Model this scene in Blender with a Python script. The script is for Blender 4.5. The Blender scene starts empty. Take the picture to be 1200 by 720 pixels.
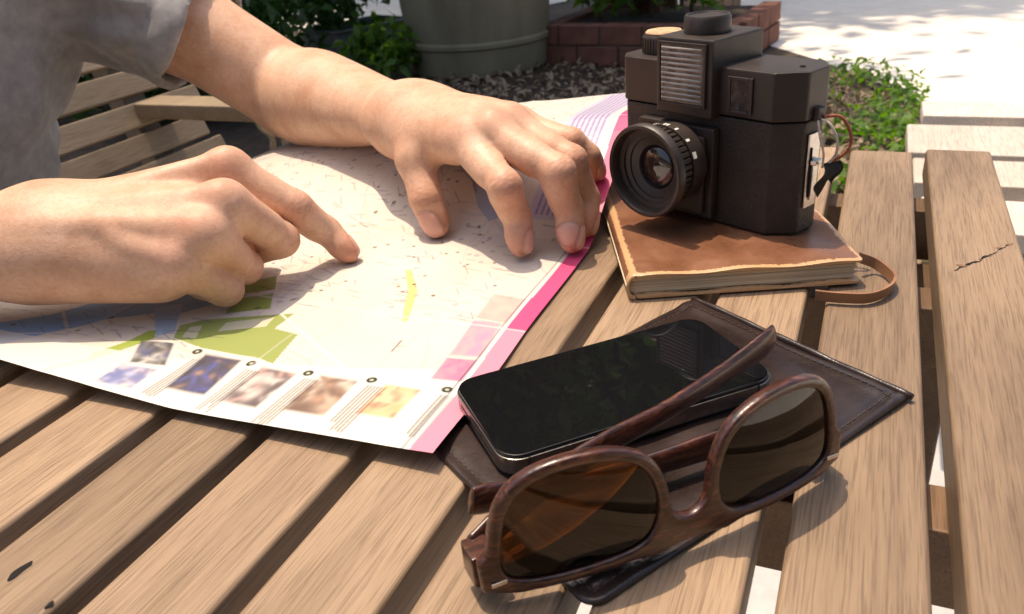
import bpy, bmesh, math, random
import numpy as np
from mathutils import Vector, Matrix

random.seed(7)
rng = np.random.default_rng(11)
scene = bpy.context.scene
COL = scene.collection

# ------------------------------------------------------------------ camera
F_PX, PITCH, ROLL, CAM_H = 955.67, 0.470, -0.087, 0.18776      # focal length in photo pixels (1200 wide)
_fw = np.array([0, math.cos(PITCH), -math.sin(PITCH)])
_r0 = np.array([1.0, 0, 0]); _u0 = np.cross(_r0, _fw)
_r = math.cos(ROLL) * _r0 + math.sin(ROLL) * _u0
_u = -math.sin(ROLL) * _r0 + math.cos(ROLL) * _u0
CAM = np.array([0, 0, CAM_H])
cam_d = bpy.data.cameras.new('camera'); cam_o = bpy.data.objects.new('camera', cam_d); COL.objects.link(cam_o)
cam_d.sensor_width = 36.0; cam_d.lens = F_PX / 1200 * 36
cam_d.clip_start = 0.01; cam_d.clip_end = 300
M4 = Matrix(((_r[0], _u[0], -_fw[0], 0), (_r[1], _u[1], -_fw[1], 0), (_r[2], _u[2], -_fw[2], CAM_H), (0, 0, 0, 1)))
cam_o.matrix_world = M4
cam_d.dof.use_dof = True; cam_d.dof.focus_distance = 0.37; cam_d.dof.aperture_fstop = 24.0
scene.camera = cam_o

# ------------------------------------------------------------------ sky, sun, exposure
SUN_EL, SUN_AZ = math.radians(75), math.radians(-36)          # azimuth from +Y, positive to +X
wd = bpy.data.worlds.new('World'); scene.world = wd; wd.use_nodes = True
nt = wd.node_tree; nt.nodes.clear()
sky = nt.nodes.new('ShaderNodeTexSky'); sky.sky_type = 'NISHITA'; sky.sun_disc = False
sky.sun_elevation = SUN_EL; sky.sun_rotation = SUN_AZ; sky.dust_density = 5.0; sky.ozone_density = 0.4
bg = nt.nodes.new('ShaderNodeBackground'); bg.inputs['Strength'].default_value = 0.15
wo = nt.nodes.new('ShaderNodeOutputWorld')
nt.links.new(sky.outputs[0], bg.inputs['Color']); nt.links.new(bg.outputs[0], wo.inputs['Surface'])
sd = bpy.data.lights.new('sun', 'SUN'); sd.energy = 3.5; sd.angle = math.radians(0.55); sd.color = (1.0, 0.82, 0.61)
so = bpy.data.objects.new('sun', sd); COL.objects.link(so)
SUN_V = Vector((math.sin(SUN_AZ) * math.cos(SUN_EL), math.cos(SUN_AZ) * math.cos(SUN_EL), math.sin(SUN_EL)))
so.rotation_euler = SUN_V.to_track_quat('Z', 'Y').to_euler()
scene.view_settings.view_transform = 'Standard'; scene.view_settings.look = 'None'
scene.view_settings.exposure = 0.42; scene.view_settings.gamma = 1.0

# ------------------------------------------------------------------ helpers
def ray(u, v):
    D = ((u - 600) / F_PX) * _r - ((v - 360) / F_PX) * _u + _fw
    return D
def W(u, v, z=0.0):
    """photo pixel -> point on the level plane at height z (metres above the table top)"""
    D = ray(u, v); t = (z - CAM_H) / D[2]
    return CAM + t * D
AZ = -0.43464
N2 = np.array([math.cos(AZ), math.sin(AZ)])                  # across the planks
D2 = np.array([-N2[1], N2[0]])                               # along the planks
def nd(nv, dv, z=0.0):
    p = N2 * nv + D2 * dv
    return np.array([p[0], p[1], z])
GROUND = -0.72

def srgb(r, g, b, a=None):
    f = lambda c: ((c / 255) / 12.92) if c / 255 <= 0.04045 else (((c / 255) + 0.055) / 1.055) ** 2.4
    return (f(r), f(g), f(b), 1.0)

def new_mat(name):
    m = bpy.data.materials.new(name); m.use_nodes = True
    t = m.node_tree; bs = t.nodes['Principled BSDF']
    return m, t, bs
def node(t, kind, **kw):
    n = t.nodes.new(kind)
    for k, v in kw.items():
        if k in n.inputs: n.inputs[k].default_value = v
        else: setattr(n, k, v)
    return n
def ramp(t, stops):
    n = t.nodes.new('ShaderNodeValToRGB'); cr = n.color_ramp
    while len(cr.elements) < len(stops): cr.elements.new(0.5)
    for e, (p, c) in zip(cr.elements, stops):
        e.position = p; e.color = c if len(c) == 4 else (*c, 1)
    return n
def noise_mat(name, c1, c2, rough=0.6, scale=30, bump=0.1, bscale=None, detail=6, metal=0.0, spec=0.5, stretch=None,
              sheen=0.0, rough2=None, coord='Object', dist=0.001):
    m, t, bs = new_mat(name)
    tc = node(t, 'ShaderNodeTexCoord'); mp = node(t, 'ShaderNodeMapping')
    if stretch: mp.inputs['Scale'].default_value = stretch
    t.links.new(tc.outputs[coord], mp.inputs['Vector'])
    nz = node(t, 'ShaderNodeTexNoise', Scale=scale, Detail=detail, Roughness=0.6)
    t.links.new(mp.outputs[0], nz.inputs['Vector'])
    rp = ramp(t, [(0.3, c1), (0.7, c2)])
    t.links.new(nz.outputs['Fac'], rp.inputs[0]); t.links.new(rp.outputs[0], bs.inputs['Base Color'])
    bs.inputs['Roughness'].default_value = rough; bs.inputs['Metallic'].default_value = metal
    bs.inputs['Specular IOR Level'].default_value = spec
    if rough2 is not None:
        rr = ramp(t, [(0.3, (rough,) * 3), (0.7, (rough2,) * 3)])
        t.links.new(nz.outputs['Fac'], rr.inputs[0]); t.links.new(rr.outputs[0], bs.inputs['Roughness'])
    if sheen: bs.inputs['Sheen Weight'].default_value = sheen
    if bump:
        n2 = node(t, 'ShaderNodeTexNoise', Scale=bscale or scale * 4, Detail=5)
        t.links.new(mp.outputs[0], n2.inputs['Vector'])
        bp = node(t, 'ShaderNodeBump', Strength=bump, Distance=dist)
        t.links.new(n2.outputs['Fac'], bp.inputs['Height']); t.links.new(bp.outputs[0], bs.inputs['Normal'])
    return m

def rot_z(a): return Matrix.Rotation(a, 4, 'Z')
def frame_mat(o, ex, ey, ez):
    return Matrix(((ex[0], ey[0], ez[0], o[0]), (ex[1], ey[1], ez[1], o[1]), (ex[2], ey[2], ez[2], o[2]), (0, 0, 0, 1)))

def tag(o, label=None, cat=None, group=None, kind=None):
    if label: o['label'] = label
    if cat: o['category'] = cat
    if group: o['group'] = group
    if kind: o['kind'] = kind
    return o
def thing(name, label, cat, mw=None, group=None):
    o = bpy.data.objects.new(name, None); COL.objects.link(o); o.empty_display_size = 0.02
    if mw is not None: o.matrix_world = mw if isinstance(mw, Matrix) else Matrix.Translation(Vector(mw))
    return tag(o, label, cat, group)
def mesh_obj(name, verts, faces, m, parent=None, smooth=True, sharp=None):
    me = bpy.data.meshes.new(name)
    if isinstance(verts, np.ndarray) and isinstance(faces, np.ndarray):
        nv, nf, k = len(verts), len(faces), faces.shape[1]
        me.vertices.add(nv); me.vertices.foreach_set('co', np.ascontiguousarray(verts, dtype=np.float32).ravel())
        me.loops.add(nf * k); me.loops.foreach_set('vertex_index', np.ascontiguousarray(faces, dtype=np.int32).ravel())
        me.polygons.add(nf); me.polygons.foreach_set('loop_start', np.arange(nf, dtype=np.int32) * k)
        me.update(calc_edges=True)
    else:
        me.from_pydata([tuple(map(float, v)) for v in verts], [], [tuple(map(int, f)) for f in faces])
    me.validate(verbose=False)
    if smooth:
        me.polygons.foreach_set('use_smooth', np.ones(len(me.polygons), dtype=bool))
    if m: me.materials.append(m)
    if sharp: me.set_sharp_from_angle(angle=math.radians(sharp))
    o = bpy.data.objects.new(name, me); COL.objects.link(o)
    if parent: o.parent = parent
    return o
def bm_obj(name, bm, m, parent=None, smooth=True, sharp=35):
    me = bpy.data.meshes.new(name); bmesh.ops.recalc_face_normals(bm, faces=bm.faces[:]); bm.to_mesh(me); bm.free()
    if smooth:
        me.polygons.foreach_set('use_smooth', np.ones(len(me.polygons), dtype=bool)); me.set_sharp_from_angle(angle=math.radians(sharp))
    if m: me.materials.append(m)
    o = bpy.data.objects.new(name, me); COL.objects.link(o)
    if parent: o.parent = parent
    if smooth:
        wn = o.modifiers.new('weighted_normal', 'WEIGHTED_NORMAL'); wn.keep_sharp = True; wn.weight = 100
    return o
def bm_box(x0, x1, y0, y1, z0, z1, bev=0.0, seg=2):
    bm = bmesh.new()
    bmesh.ops.create_cube(bm, size=1)
    for v in bm.verts:
        v.co = Vector(((x0 + x1) / 2 + v.co.x * (x1 - x0), (y0 + y1) / 2 + v.co.y * (y1 - y0), (z0 + z1) / 2 + v.co.z * (z1 - z0)))
    if bev: bmesh.ops.bevel(bm, geom=bm.edges[:], offset=bev, segments=seg, affect='EDGES', profile=0.5)
    return bm
def box(name, lims, m, parent=None, bev=0.0, seg=2, mw=None):
    o = bm_obj(name, bm_box(*lims, bev=bev, seg=seg), m, parent)
    if mw is not None: o.matrix_local = mw
    return o
def bm_prism(outline, z0, z1, bev=0.0, seg=2):
    """outline: list of (x, y); extruded z0..z1"""
    bm = bmesh.new()
    vs = [bm.verts.new((x, y, z0)) for x, y in outline]
    f = bm.faces.new(vs)
    ret = bmesh.ops.extrude_face_region(bm, geom=[f])
    for v in ret['geom']:
        if isinstance(v, bmesh.types.BMVert): v.co.z = z1
    if bev:
        bmesh.ops.bevel(bm, geom=bm.edges[:], offset=bev, segments=seg, affect='EDGES', profile=0.5, clamp_overlap=True)
    return bm
def lathe(prof, n=48):
    """profile list of (r, z) revolved about z -> verts, faces"""
    V, Fc = [], []
    for i in range(n):
        a = 2 * math.pi * i / n
        for r_, z in prof: V.append((r_ * math.cos(a), r_ * math.sin(a), z))
    m = len(prof)
    for i in range(n):
        j = (i + 1) % n
        for k in range(m - 1): Fc.append((i * m + k, j * m + k, j * m + k + 1, i * m + k + 1))
    return V, Fc
def tube(path, radii, n=10, flat=None, cap=True):
    """path of points -> tube; radii scalar or list; flat = (normal vector, ratio) squashes the section"""
    P_ = [Vector(p) for p in path]; V, Fc = [], []
    up = Vector((0, 0, 1))
    for i, p in enumerate(P_):
        d = (P_[min(i + 1, len(P_) - 1)] - P_[max(i - 1, 0)]).normalized()
        ref = up if abs(d.dot(up)) < 0.95 else Vector((1, 0, 0))
        s = d.cross(ref).normalized(); t_ = s.cross(d).normalized()
        rr = radii[i] if hasattr(radii, '__len__') else radii
        ra, rb = rr if hasattr(rr, '__len__') else (rr, rr)
        for k in range(n):
            a = 2 * math.pi * k / n
            V.append(tuple(p + s * (ra * math.cos(a)) + t_ * (rb * math.sin(a))))
    for i in range(len(P_) - 1):
        for k in range(n):
            k2 = (k + 1) % n
            Fc.append((i * n + k, i * n + k2, (i + 1) * n + k2, (i + 1) * n + k))
    if cap:
        Fc.append(tuple(range(n - 1, -1, -1))); Fc.append(tuple(range((len(P_) - 1) * n, len(P_) * n)))
    return V, Fc
def merge(parts):
    V, Fc = [], []
    for v, f in parts:
        o = len(V); V += list(v); Fc += [tuple(i + o for i in q) for q in f]
    return V, Fc

# ------------------------------------------------------------------ implicit surfaces (for the person)
def smin(a, b, k):
    h = np.maximum(k - np.abs(a - b), 0) / k
    return np.minimum(a, b) - h * h * k * 0.25
def cone(p, a, b, ra, rb, nrm=None, ratio=1.0):
    a = np.asarray(a, float); b = np.asarray(b, float); ba = b - a; q = p - a
    if nrm is not None:
        nrm = np.asarray(nrm, float); nrm = nrm - ba * (nrm @ ba) / (ba @ ba); nrm = nrm / np.linalg.norm(nrm)
    t = np.clip(q @ ba / (ba @ ba), 0, 1)
    q = q - t[:, None] * ba
    if nrm is not None:
        q = q + (ratio - 1) * (q @ nrm)[:, None] * nrm
    return np.sqrt((q * q).sum(1)) - (ra + t * (rb - ra))
def ball(p, c, r): q = p - np.asarray(c); return np.sqrt((q * q).sum(1)) - r
def ellipsoid(p, c, ax, rad):
    q = p - np.asarray(c); s = np.zeros(len(p))
    for a, r_ in zip(ax, rad): s += (q @ np.asarray(a) / r_) ** 2
    s = np.sqrt(s); return (s - 1) * min(rad)
def surface_nets(sdf, lo, hi, h, B=8):
    lo = np.asarray(lo, float); S = B * h
    nb = np.ceil((np.asarray(hi) - lo) / S).astype(int)
    g = np.stack(np.meshgrid(*[np.arange(k) for k in nb], indexing='ij'), -1).reshape(-1, 3)
    c = lo + (g + 0.5) * S
    dv = np.concatenate([sdf(c[i:i + 100000]) for i in range(0, len(c), 100000)])
    g = g[np.abs(dv) < S * 1.3]
    off = np.stack(np.meshgrid(*[np.arange(B + 1)] * 3, indexing='ij'), -1).reshape(-1, 3)
    vals = np.empty((len(g), (B + 1) ** 3))
    step = 120
    for i in range(0, len(g), step):
        pts = lo + ((g[i:i + step, None, :] * B) + off[None]) * h
        vals[i:i + step] = sdf(pts.reshape(-1, 3)).reshape(-1, (B + 1) ** 3)
    vals = vals.reshape(-1, B + 1, B + 1, B + 1)
    corners = [(0, 0, 0), (1, 0, 0), (0, 1, 0), (1, 1, 0), (0, 0, 1), (1, 0, 1), (0, 1, 1), (1, 1, 1)]
    cv = np.stack([vals[:, a:a + B, b:b + B, c_:c_ + B] for a, b, c_ in corners], -1)
    cnt = (cv < 0).sum(-1); mixed = (cnt > 0) & (cnt < 8)
    bi, li, lj, lk = np.nonzero(mixed)
    val = cv[bi, li, lj, lk]; G = g[bi] * B + np.stack([li, lj, lk], -1)
    acc = np.zeros((len(G), 3)); num = np.zeros(len(G)); CA = np.array(corners, float)
    for a in range(8):
        for b in range(a + 1, 8):
            if np.abs(CA[a] - CA[b]).sum() != 1: continue
            x = (val[:, a] < 0) != (val[:, b] < 0)
            t = val[x, a] / (val[x, a] - val[x, b])
            acc[x] += CA[a] + t[:, None] * (CA[b] - CA[a]); num[x] += 1
    verts = lo + (G + acc / num[:, None]) * h
    big = (nb * B + 2).astype(np.int64)
    key = (G[:, 0].astype(np.int64) * big[1] + G[:, 1]) * big[2] + G[:, 2]
    order = np.argsort(key); ks = key[order]
    def look(Gq):
        kq = (Gq[:, 0].astype(np.int64) * big[1] + Gq[:, 1]) * big[2] + Gq[:, 2]
        pos = np.clip(np.searchsorted(ks, kq), 0, len(ks) - 1)
        return np.where(ks[pos] == kq, order[pos], -1)
    quads = []
    for ax, cidx in ((0, 1), (1, 2), (2, 4)):
        x = np.nonzero((val[:, 0] < 0) != (val[:, cidx] < 0))[0]
        b, c_ = (ax + 1) % 3, (ax + 2) % 3
        eb = np.zeros(3, int); eb[b] = 1; ec = np.zeros(3, int); ec[c_] = 1
        q = np.stack([x, look(G[x] - eb), look(G[x] - eb - ec), look(G[x] - ec)], -1)
        ok = (q >= 0).all(1); flip = val[x, 0] >= 0
        q[flip] = q[flip][:, ::-1]
        quads.append(q[ok])
    return verts, np.concatenate(quads)

# ------------------------------------------------------------------ the person
def v3(*a): return np.array(a, float) / 1000.0                # millimetres in, metres out
def unit(a): a = np.asarray(a, float); return a / np.linalg.norm(a)

def bez(a, b, c, n):
    t = np.linspace(0, 1, n)[:, None]
    return (1 - t) ** 2 * a + 2 * t * (1 - t) * b + t * t * c

class Hand:
    """fingers: dict name -> (list of joints MCP,PIP,DIP,TIP, list of radii)"""
    def __init__(s, wrist, fingers, thumb, across, dorsal, arm, ulna):
        s.wrist, s.fingers, s.thumb, s.across, s.dorsal, s.arm, s.ulna = wrist, fingers, thumb, unit(across), unit(dorsal), arm, ulna
    def palm(s, p):
        w = s.wrist; D = s.dorsal; A = s.across
        offs = {'index': 13, 'middle': 4, 'ring': -5, 'little': -13}
        d = None
        for k, (J, R) in s.fingers.items():
            base = w + A * offs[k] / 1000 - D * 0.001
            m = J[0] - D * 0.001
            c = cone(p, base, m, 0.0122, R[0] * 1.0)
            c2 = cone(p, base - D * 0.010 * s.thick, m - D * 0.007 * s.thick - (m - base) * 0.24, 0.0125, 0.0105)
            c = smin(c, c2, 0.012)
            d = c if d is None else smin(d, c, 0.016)
        # filler between the metacarpals, heel of the hand
        ms = [s.fingers[k][0][0] for k in ('index', 'middle', 'ring', 'little')]
        d = smin(d, cone(p, w - D * 0.004, (ms[1] + ms[2]) * 0.4 + w * 0.2 - D * 0.006 * s.thick, 0.021 - 0.003 * (1 - s.thick), 0.016 - 0.003 * (1 - s.thick)), 0.014)
        d = smin(d, cone(p, w - D * 0.010 - A * 0.012, ms[3] - D * 0.012 + (w - ms[3]) * 0.2, 0.0155, 0.0125), 0.016)
        # knuckles
        for k, (J, R) in s.fingers.items():
            d = smin(d, ball(p, J[0] + D * 0.0022, R[0] * 0.86), 0.009)
        # extensor tendons
        for k, (J, R) in s.fingers.items():
            d = smin(d, cone(p, w + A * offs[k] * 0.4 / 1000 + D * 0.0125, J[0] + D * (R[0] - 0.0018), 0.0018, 0.0022), 0.008)
        # thumb metacarpal and web
        T, R = s.thumb
        d = smin(d, cone(p, T[0], T[1], R[0], R[1]), 0.013)
        d = smin(d, cone(p, T[0] * 0.75 + T[1] * 0.25, (ms[0] * 0.4 + w * 0.6) - D * 0.003 * s.thick, 0.0095, 0.010), 0.012)
        # arm
        (wr, wb), rest = s.arm[0], s.arm[1:]
        d = smin(d, s.forearm(p), 0.022)
        return d
    def forearm(s, p):
        d = None
        for (a, ra, rat_a), (b, rb, rat_b) in zip(s.arm[:-1], s.arm[1:]) if False else []:
            pass
        return s.armfn(p)
    def sdf(s, p):
        palm = s.palm(p); out = palm
        items = list(s.fingers.values()) + [s.thumb]
        for i, (J, R) in enumerate(items):
            f = None
            for j in range(len(J) - 1):
                c = cone(p, J[j], J[j + 1], R[j], R[j + 1])
                f = c if f is None else smin(f, c, 0.004)
            # joint swellings and finger pad
            a = unit(J[-1] - J[-2]); pal = s.pad_dir[i]
            f = smin(f, ball(p, J[-1] + pal * 0.0012 - a * 0.006, R[-1] * 0.98), 0.006)
            f = smin(f, cone(p, J[-3] + pal * 0.003 + (J[-2] - J[-3]) * 0.3, J[-3] + pal * 0.003 + (J[-2] - J[-3]) * 0.7, R[-3] * 0.88, R[-2] * 0.9), 0.005)
            if len(J) == 4:
                f = smin(f, cone(p, J[0] + pal * 0.003 + (J[1] - J[0]) * 0.35, J[0] + pal * 0.003 + (J[1] - J[0]) * 0.7, R[0] * 0.9, R[1] * 0.9), 0.005)
            out = np.minimum(out, smin(f, palm, 0.0065))
        return out
    def prepare(s):
        """pad (palmar) and nail (dorsal) directions of each finger, and its nail frame"""
        s.pad_dir, s.nails, s.creases = [], [], []
        for k, (J, R) in list(s.fingers.items()) + [('thumb', s.thumb)]:
            a = unit(J[-1] - J[-2])
            q = s.nail_hint.get(k)
            if q is None: q = -(J[0] - J[-2]); q = q - a * (q @ a)
            q = np.asarray(q, float); q = unit(q - a * (q @ a))
            s.pad_dir.append(-q); l = np.cross(a, q)
            s.nails.append((k, J[-1] + a * (R[-1] * 0.05 - 0.0015), a, q, l, R[-1]))
            for ji in range(2 if k == 'thumb' else 1, len(J) - 1):
                ax = unit(unit(J[ji + 1] - J[ji]) + unit(J[ji] - J[ji - 1]))
                dq = q - ax * (q @ ax)
                b = J[ji] - (J[ji - 1] + J[ji + 1]) / 2; b = b - ax * (b @ ax)
                if np.linalg.norm(b) > 0.002: dq = b
                s.creases.append((J[ji], ax, unit(dq), R[ji], 1.0 if ji == 1 and len(J) == 4 else 0.7))
    def detail(s, V, Nn):
        """nail beds, knuckle creases and skin tint on the finished surface: returns displacement along the normal and rgb masks"""
        disp = np.zeros(len(V)); red = np.zeros(len(V)); nail = np.zeros(len(V)); dark = np.zeros(len(V))
        for k, c, a, q, l, r_ in s.nails:
            d = V - c; sa, sl, sq = d @ a, d @ l, d @ q
            la, lb = (0.0078, 0.0062) if k != 'thumb' else (0.0095, 0.0078)
            la *= r_ / 0.0072 if k != 'thumb' else 1; lb *= r_ / 0.0072 if k != 'thumb' else 1
            rho = (np.abs(sa / la) ** 2.6 + np.abs(sl / lb) ** 2.6) ** (1 / 2.6)
            near = (sq > 0.0) & (rho < 2.0)
            e = np.exp(-((rho - 1.0) / 0.10) ** 2) * near
            # free edge at the tip stays open, sides and cuticle sink in
            disp -= e * 0.00055
            disp += np.where(near & (rho < 0.93), 0.00018, 0)
            nail = np.maximum(nail, np.where(near, np.clip((1.02 - rho) / 0.08, 0, 1), 0))
            dark = np.maximum(dark, e * 0.4)
            tip = np.exp(-((np.linalg.norm(V - (c + a * 0.002), axis=1)) / 0.012) ** 2)
            red = np.maximum(red, tip * 0.75)
        for c, ax, dq, r_, wgt in s.creases:
            d = V - c; sa, sq = d @ ax, d @ dq; lat = np.linalg.norm(d - np.outer(sa, ax) - np.outer(sq, dq), axis=1)
            m = np.clip(sq / (r_ * 0.6), 0, 1) * np.exp(-(lat / (r_ * 0.9)) ** 4) * (np.linalg.norm(d, axis=1) < r_ * 2.2)
            for k_, off in enumerate((-0.0052, -0.0028, -0.0004, 0.0022, 0.0046)):
                wob = off + 0.0005 * np.sin(lat * 900 + k_ * 2)
                g_ = np.exp(-((sa - wob) / 0.00075) ** 2) * m
                disp -= g_ * 0.00020 * wgt; dark = np.maximum(dark, g_ * 0.32 * wgt)
            red = np.maximum(red, np.exp(-(np.linalg.norm(d - dq * r_ * 0.8, axis=1) / (r_ * 1.15)) ** 2) * 0.26)
        for k, (J, R) in s.fingers.items():
            red = np.maximum(red, 0.35 * np.exp(-(np.linalg.norm(V - (J[0] + s.dorsal * R[0]), axis=1) / 0.011) ** 2))
        return disp, red, nail, dark

def limb(p, a, b, ts, rs, qs, nrm):
    """one limb bone a->b with a smoothly varying radius and flattening"""
    ba = b - a; q = p - a; nrm = unit(nrm - ba * (nrm @ ba) / (ba @ ba))
    t = np.clip(q @ ba / (ba @ ba), 0, 1)
    fine = np.linspace(0, 1, 60); ker = np.ones(13) / 13
    sm = lambda ys: np.convolve(np.pad(np.interp(fine, ts, ys), 6, mode='edge'), ker, mode='valid')
    r_ = np.interp(t, fine, sm(rs)); k = np.interp(t, fine, sm(qs))
    q = q - t[:, None] * ba; q = q + ((k - 1) * (q @ nrm))[:, None] * nrm
    return np.sqrt((q * q).sum(1)) - r_

# --- right hand: the pointing hand near the camera
R_W = v3(-236, 397, 51)
_ri = [W(268, 199, .0660), W(347, 243, .0415), W(383, 271, .0225), W(409.5, 296, .0098)]
right_f = {
    'index': (_ri, [0.0108, 0.0094, 0.0082, 0.0066]),
    'middle': ([W(264, 239, .0585), W(330, 281, .0290), W(330, 281, .0290) + v3(-21, 6, -8), W(330, 281, .0290) + v3(-34, 10, 4)], [0.0110, 0.0098, 0.0086, 0.0075]),
    'ring': ([W(241, 277, .0480), W(287, 313, .0215), W(287, 313, .0215) + v3(-20, 8, -4), W(287, 313, .0215) + v3(-32, 14, 8)], [0.0106, 0.0095, 0.0082, 0.0074]),
    'little': ([W(212, 309, .0370), W(265, 339, .0160), W(265, 339, .0160) + v3(-15, 9, 0), W(265, 339, .0160) + v3(-24, 16, 9)], [0.0096, 0.0090, 0.0080, 0.0072]),
}
right_t = ([v3(-216, 424, 42), v3(-184, 440, 34), v3(-160, 440, 24), v3(-142, 438, 18)], [0.015, 0.0125, 0.0105, 0.009])
r_across = right_f['index'][0][0] - right_f['little'][0][0]
r_fwd = right_f['middle'][0][0] - R_W
r_dors = np.cross(r_across, r_fwd); r_dors = r_dors if r_dors[2] > 0 else -r_dors
def make_hand(wrist, f, t, across, dors, armfn, hints, slim=0.93, thick=1.0):
    h = Hand.__new__(Hand); h.wrist, h.fingers, h.thumb = wrist, f, t
    h.dorsal = unit(dors); a = across - h.dorsal * (across @ h.dorsal); h.across = unit(a)
    h.fingers = {k: (J, [r * slim for r in R]) for k, (J, R) in f.items()}; h.thumb = (t[0], [r * slim for r in t[1]])
    h.thick = thick; h.arm = [(0, 0)]; h.armfn = armfn; h.nail_hint = hints; h.prepare(); return h
R_EL = v3(-468, 338, 30); R_SH = v3(-590, 430, 235)
_rd = unit(r_dors); _ra = unit(r_across)
def r_arm(p):
    d = limb(p, R_W, R_EL, (0, .12, .5, .8, 1), (.0245, .0250, .036, .042, .038), (1.30, 1.30, 1.12, 1.03, 1), _rd)
    d = smin(d, cone(p, R_EL, R_EL * 0.5 + R_SH * 0.5, 0.038, 0.047), 0.03)
    d = smin(d, cone(p, R_EL * 0.5 + R_SH * 0.5, R_SH, 0.047, 0.052), 0.03)
    # head of the ulna, and two veins over the back of the hand
    d = smin(d, ball(p, R_W + (R_EL - R_W) * 0.10 - _ra * 0.019 + _rd * 0.011, 0.0085), 0.016)
    return d
def r_extra(p, d):
    D = _rd
    for path, r_ in (([R_W + D * .0150 + (R_EL - R_W) * .12 - _ra * .004, R_W * .55 + right_f['ring'][0][0] * .45 + D * .0150 - _ra * .002,
                       right_f['ring'][0][0] * .8 + right_f['little'][0][0] * .2 + D * .0095 + (R_W - right_f['ring'][0][0]) * .15], .0017),
                     ([R_W * .55 + right_f['ring'][0][0] * .45 + D * .0140 - _ra * .004, R_W * .45 + right_f['little'][0][0] * .55 + D * .0125,
                       right_f['little'][0][0] * .9 + R_W * .1 + D * .0095 - _ra * .004], .0014)):
        pp = bez(*path, 9)
        for a, b in zip(pp[:-1], pp[1:]): d = smin(d, cone(p, a, b, r_, r_), 0.008)
    return d
right_hand = make_hand(R_W, right_f, right_t, r_across, r_dors, r_arm, {'index': unit(v3(30, 45, 60))})

# --- left hand: spread on the map
L_W = W(484, 139, .0615)
def Lf(tip, dip, pip, mcp): return [np.asarray(mcp), np.asarray(pip), np.asarray(dip), np.asarray(tip)]
left_f = {
    'index': (Lf(W(611, 288, .0105), v3(7.4, 432, 25.0), v3(2.0, 424, 46), W(548, 165, .0622)), [0.0108, 0.0098, 0.0084, 0.0074]),
    'middle': (Lf(W(671, 283, .0105), v3(36.6, 431, 27.0), v3(31.8, 427, 50.2), W(578, 155, .0665)), [0.0110, 0.0100, 0.0086, 0.0076]),
    'ring': (Lf(W(688, 266, .0120), v3(48.5, 449, 26.0), v3(40.7, 446, 50.3), W(600, 147, .0660)), [0.0106, 0.0094, 0.0082, 0.0073]),
    'little': (Lf(v3(58, 474, 33), v3(53.0, 470, 45), v3(43, 470, 54.5), v3(14, 493, 60)), [0.0098, 0.0086, 0.0074, 0.0066]),
}
left_t = ([W(488, 156, .0590), W(485, 188, .0470), W(499, 233, .0270), W(511, 264, .0115)], [0.0108, 0.0106, 0.0106, 0.0089])
l_across = left_f['index'][0][0] - left_f['little'][0][0]
l_fwd = left_f['middle'][0][0] - L_W
l_dors = np.cross(l_across, l_fwd); l_dors = l_dors if l_dors[2] > 0 else -l_dors
_ld = unit(l_dors)
L_EL = W(346, 112, .0520); L_SH = v3(-420, 740, 238)
_lax = unit(L_EL - L_W); _lup = unit(np.array([0, 0, 1.0]) - _lax * _lax[2])
def l_arm(p):
    d = limb(p, L_W, L_EL, (0, .15, .5, .8, 1), (.0238, .0248, .033, .040, .036), (1.26, 1.22, 1.06, 1, 1), _ld)
    u = cone(p, L_EL, L_EL * 0.6 + L_SH * 0.4, 0.035, 0.038)
    u = smin(u, cone(p, L_EL * 0.6 + L_SH * 0.4, L_SH, 0.038, 0.050), 0.03)
    return smin(d, u, 0.007)
left_hand = make_hand(L_W, left_f, left_t, l_across, l_dors, l_arm, {'thumb': unit(v3(-60, -55, 60))}, 0.895, 0.30)

# --- torso, head and legs (seated on the bench, leaning over the table)
UP = np.array([0, 0, 1.0]); FW = np.array([N2[0], N2[1], 0.0]); SIDE = np.array([D2[0], D2[1], 0.0])   # facing the table; SIDE = the person's left
SH_C = (L_SH + R_SH) / 2
PEL = nd(-0.84, 0.40, -0.20)
CHEST = SH_C * 0.72 + PEL * 0.28; WAIST = SH_C * 0.30 + PEL * 0.70
SPN = unit(SH_C - PEL); FWT = unit(FW - SPN * (FW @ SPN))
def torso(p, g=0.0):
    d = ellipsoid(p, CHEST + FWT * 0.06, (SIDE, FWT, SPN), (0.165 + g, 0.108 + g, 0.19 + g))
    d = smin(d, ellipsoid(p, WAIST, (SIDE, FWT, SPN), (0.145 + g, 0.088 + g, 0.17 + g)), 0.06)
    d = smin(d, ellipsoid(p, PEL, (SIDE, FW, UP), (0.170 + g, 0.12 + g, 0.10 + g)), 0.06)
    d = smin(d, cone(p, L_SH - SIDE * 0.02, R_SH + SIDE * 0.02, 0.052 + g, 0.052 + g), 0.05)
    return d
NECK = SH_C + SPN * 0.07 + FWT * 0.015
HEAD = NECK + np.array([0, 0, 0.13]) + FW * 0.06
LOOK = unit(FW * 0.8 + np.array([0, 0, -0.6])); HUP = unit(UP - LOOK * (UP @ LOOK)); HS = np.cross(LOOK, HUP)
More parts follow.
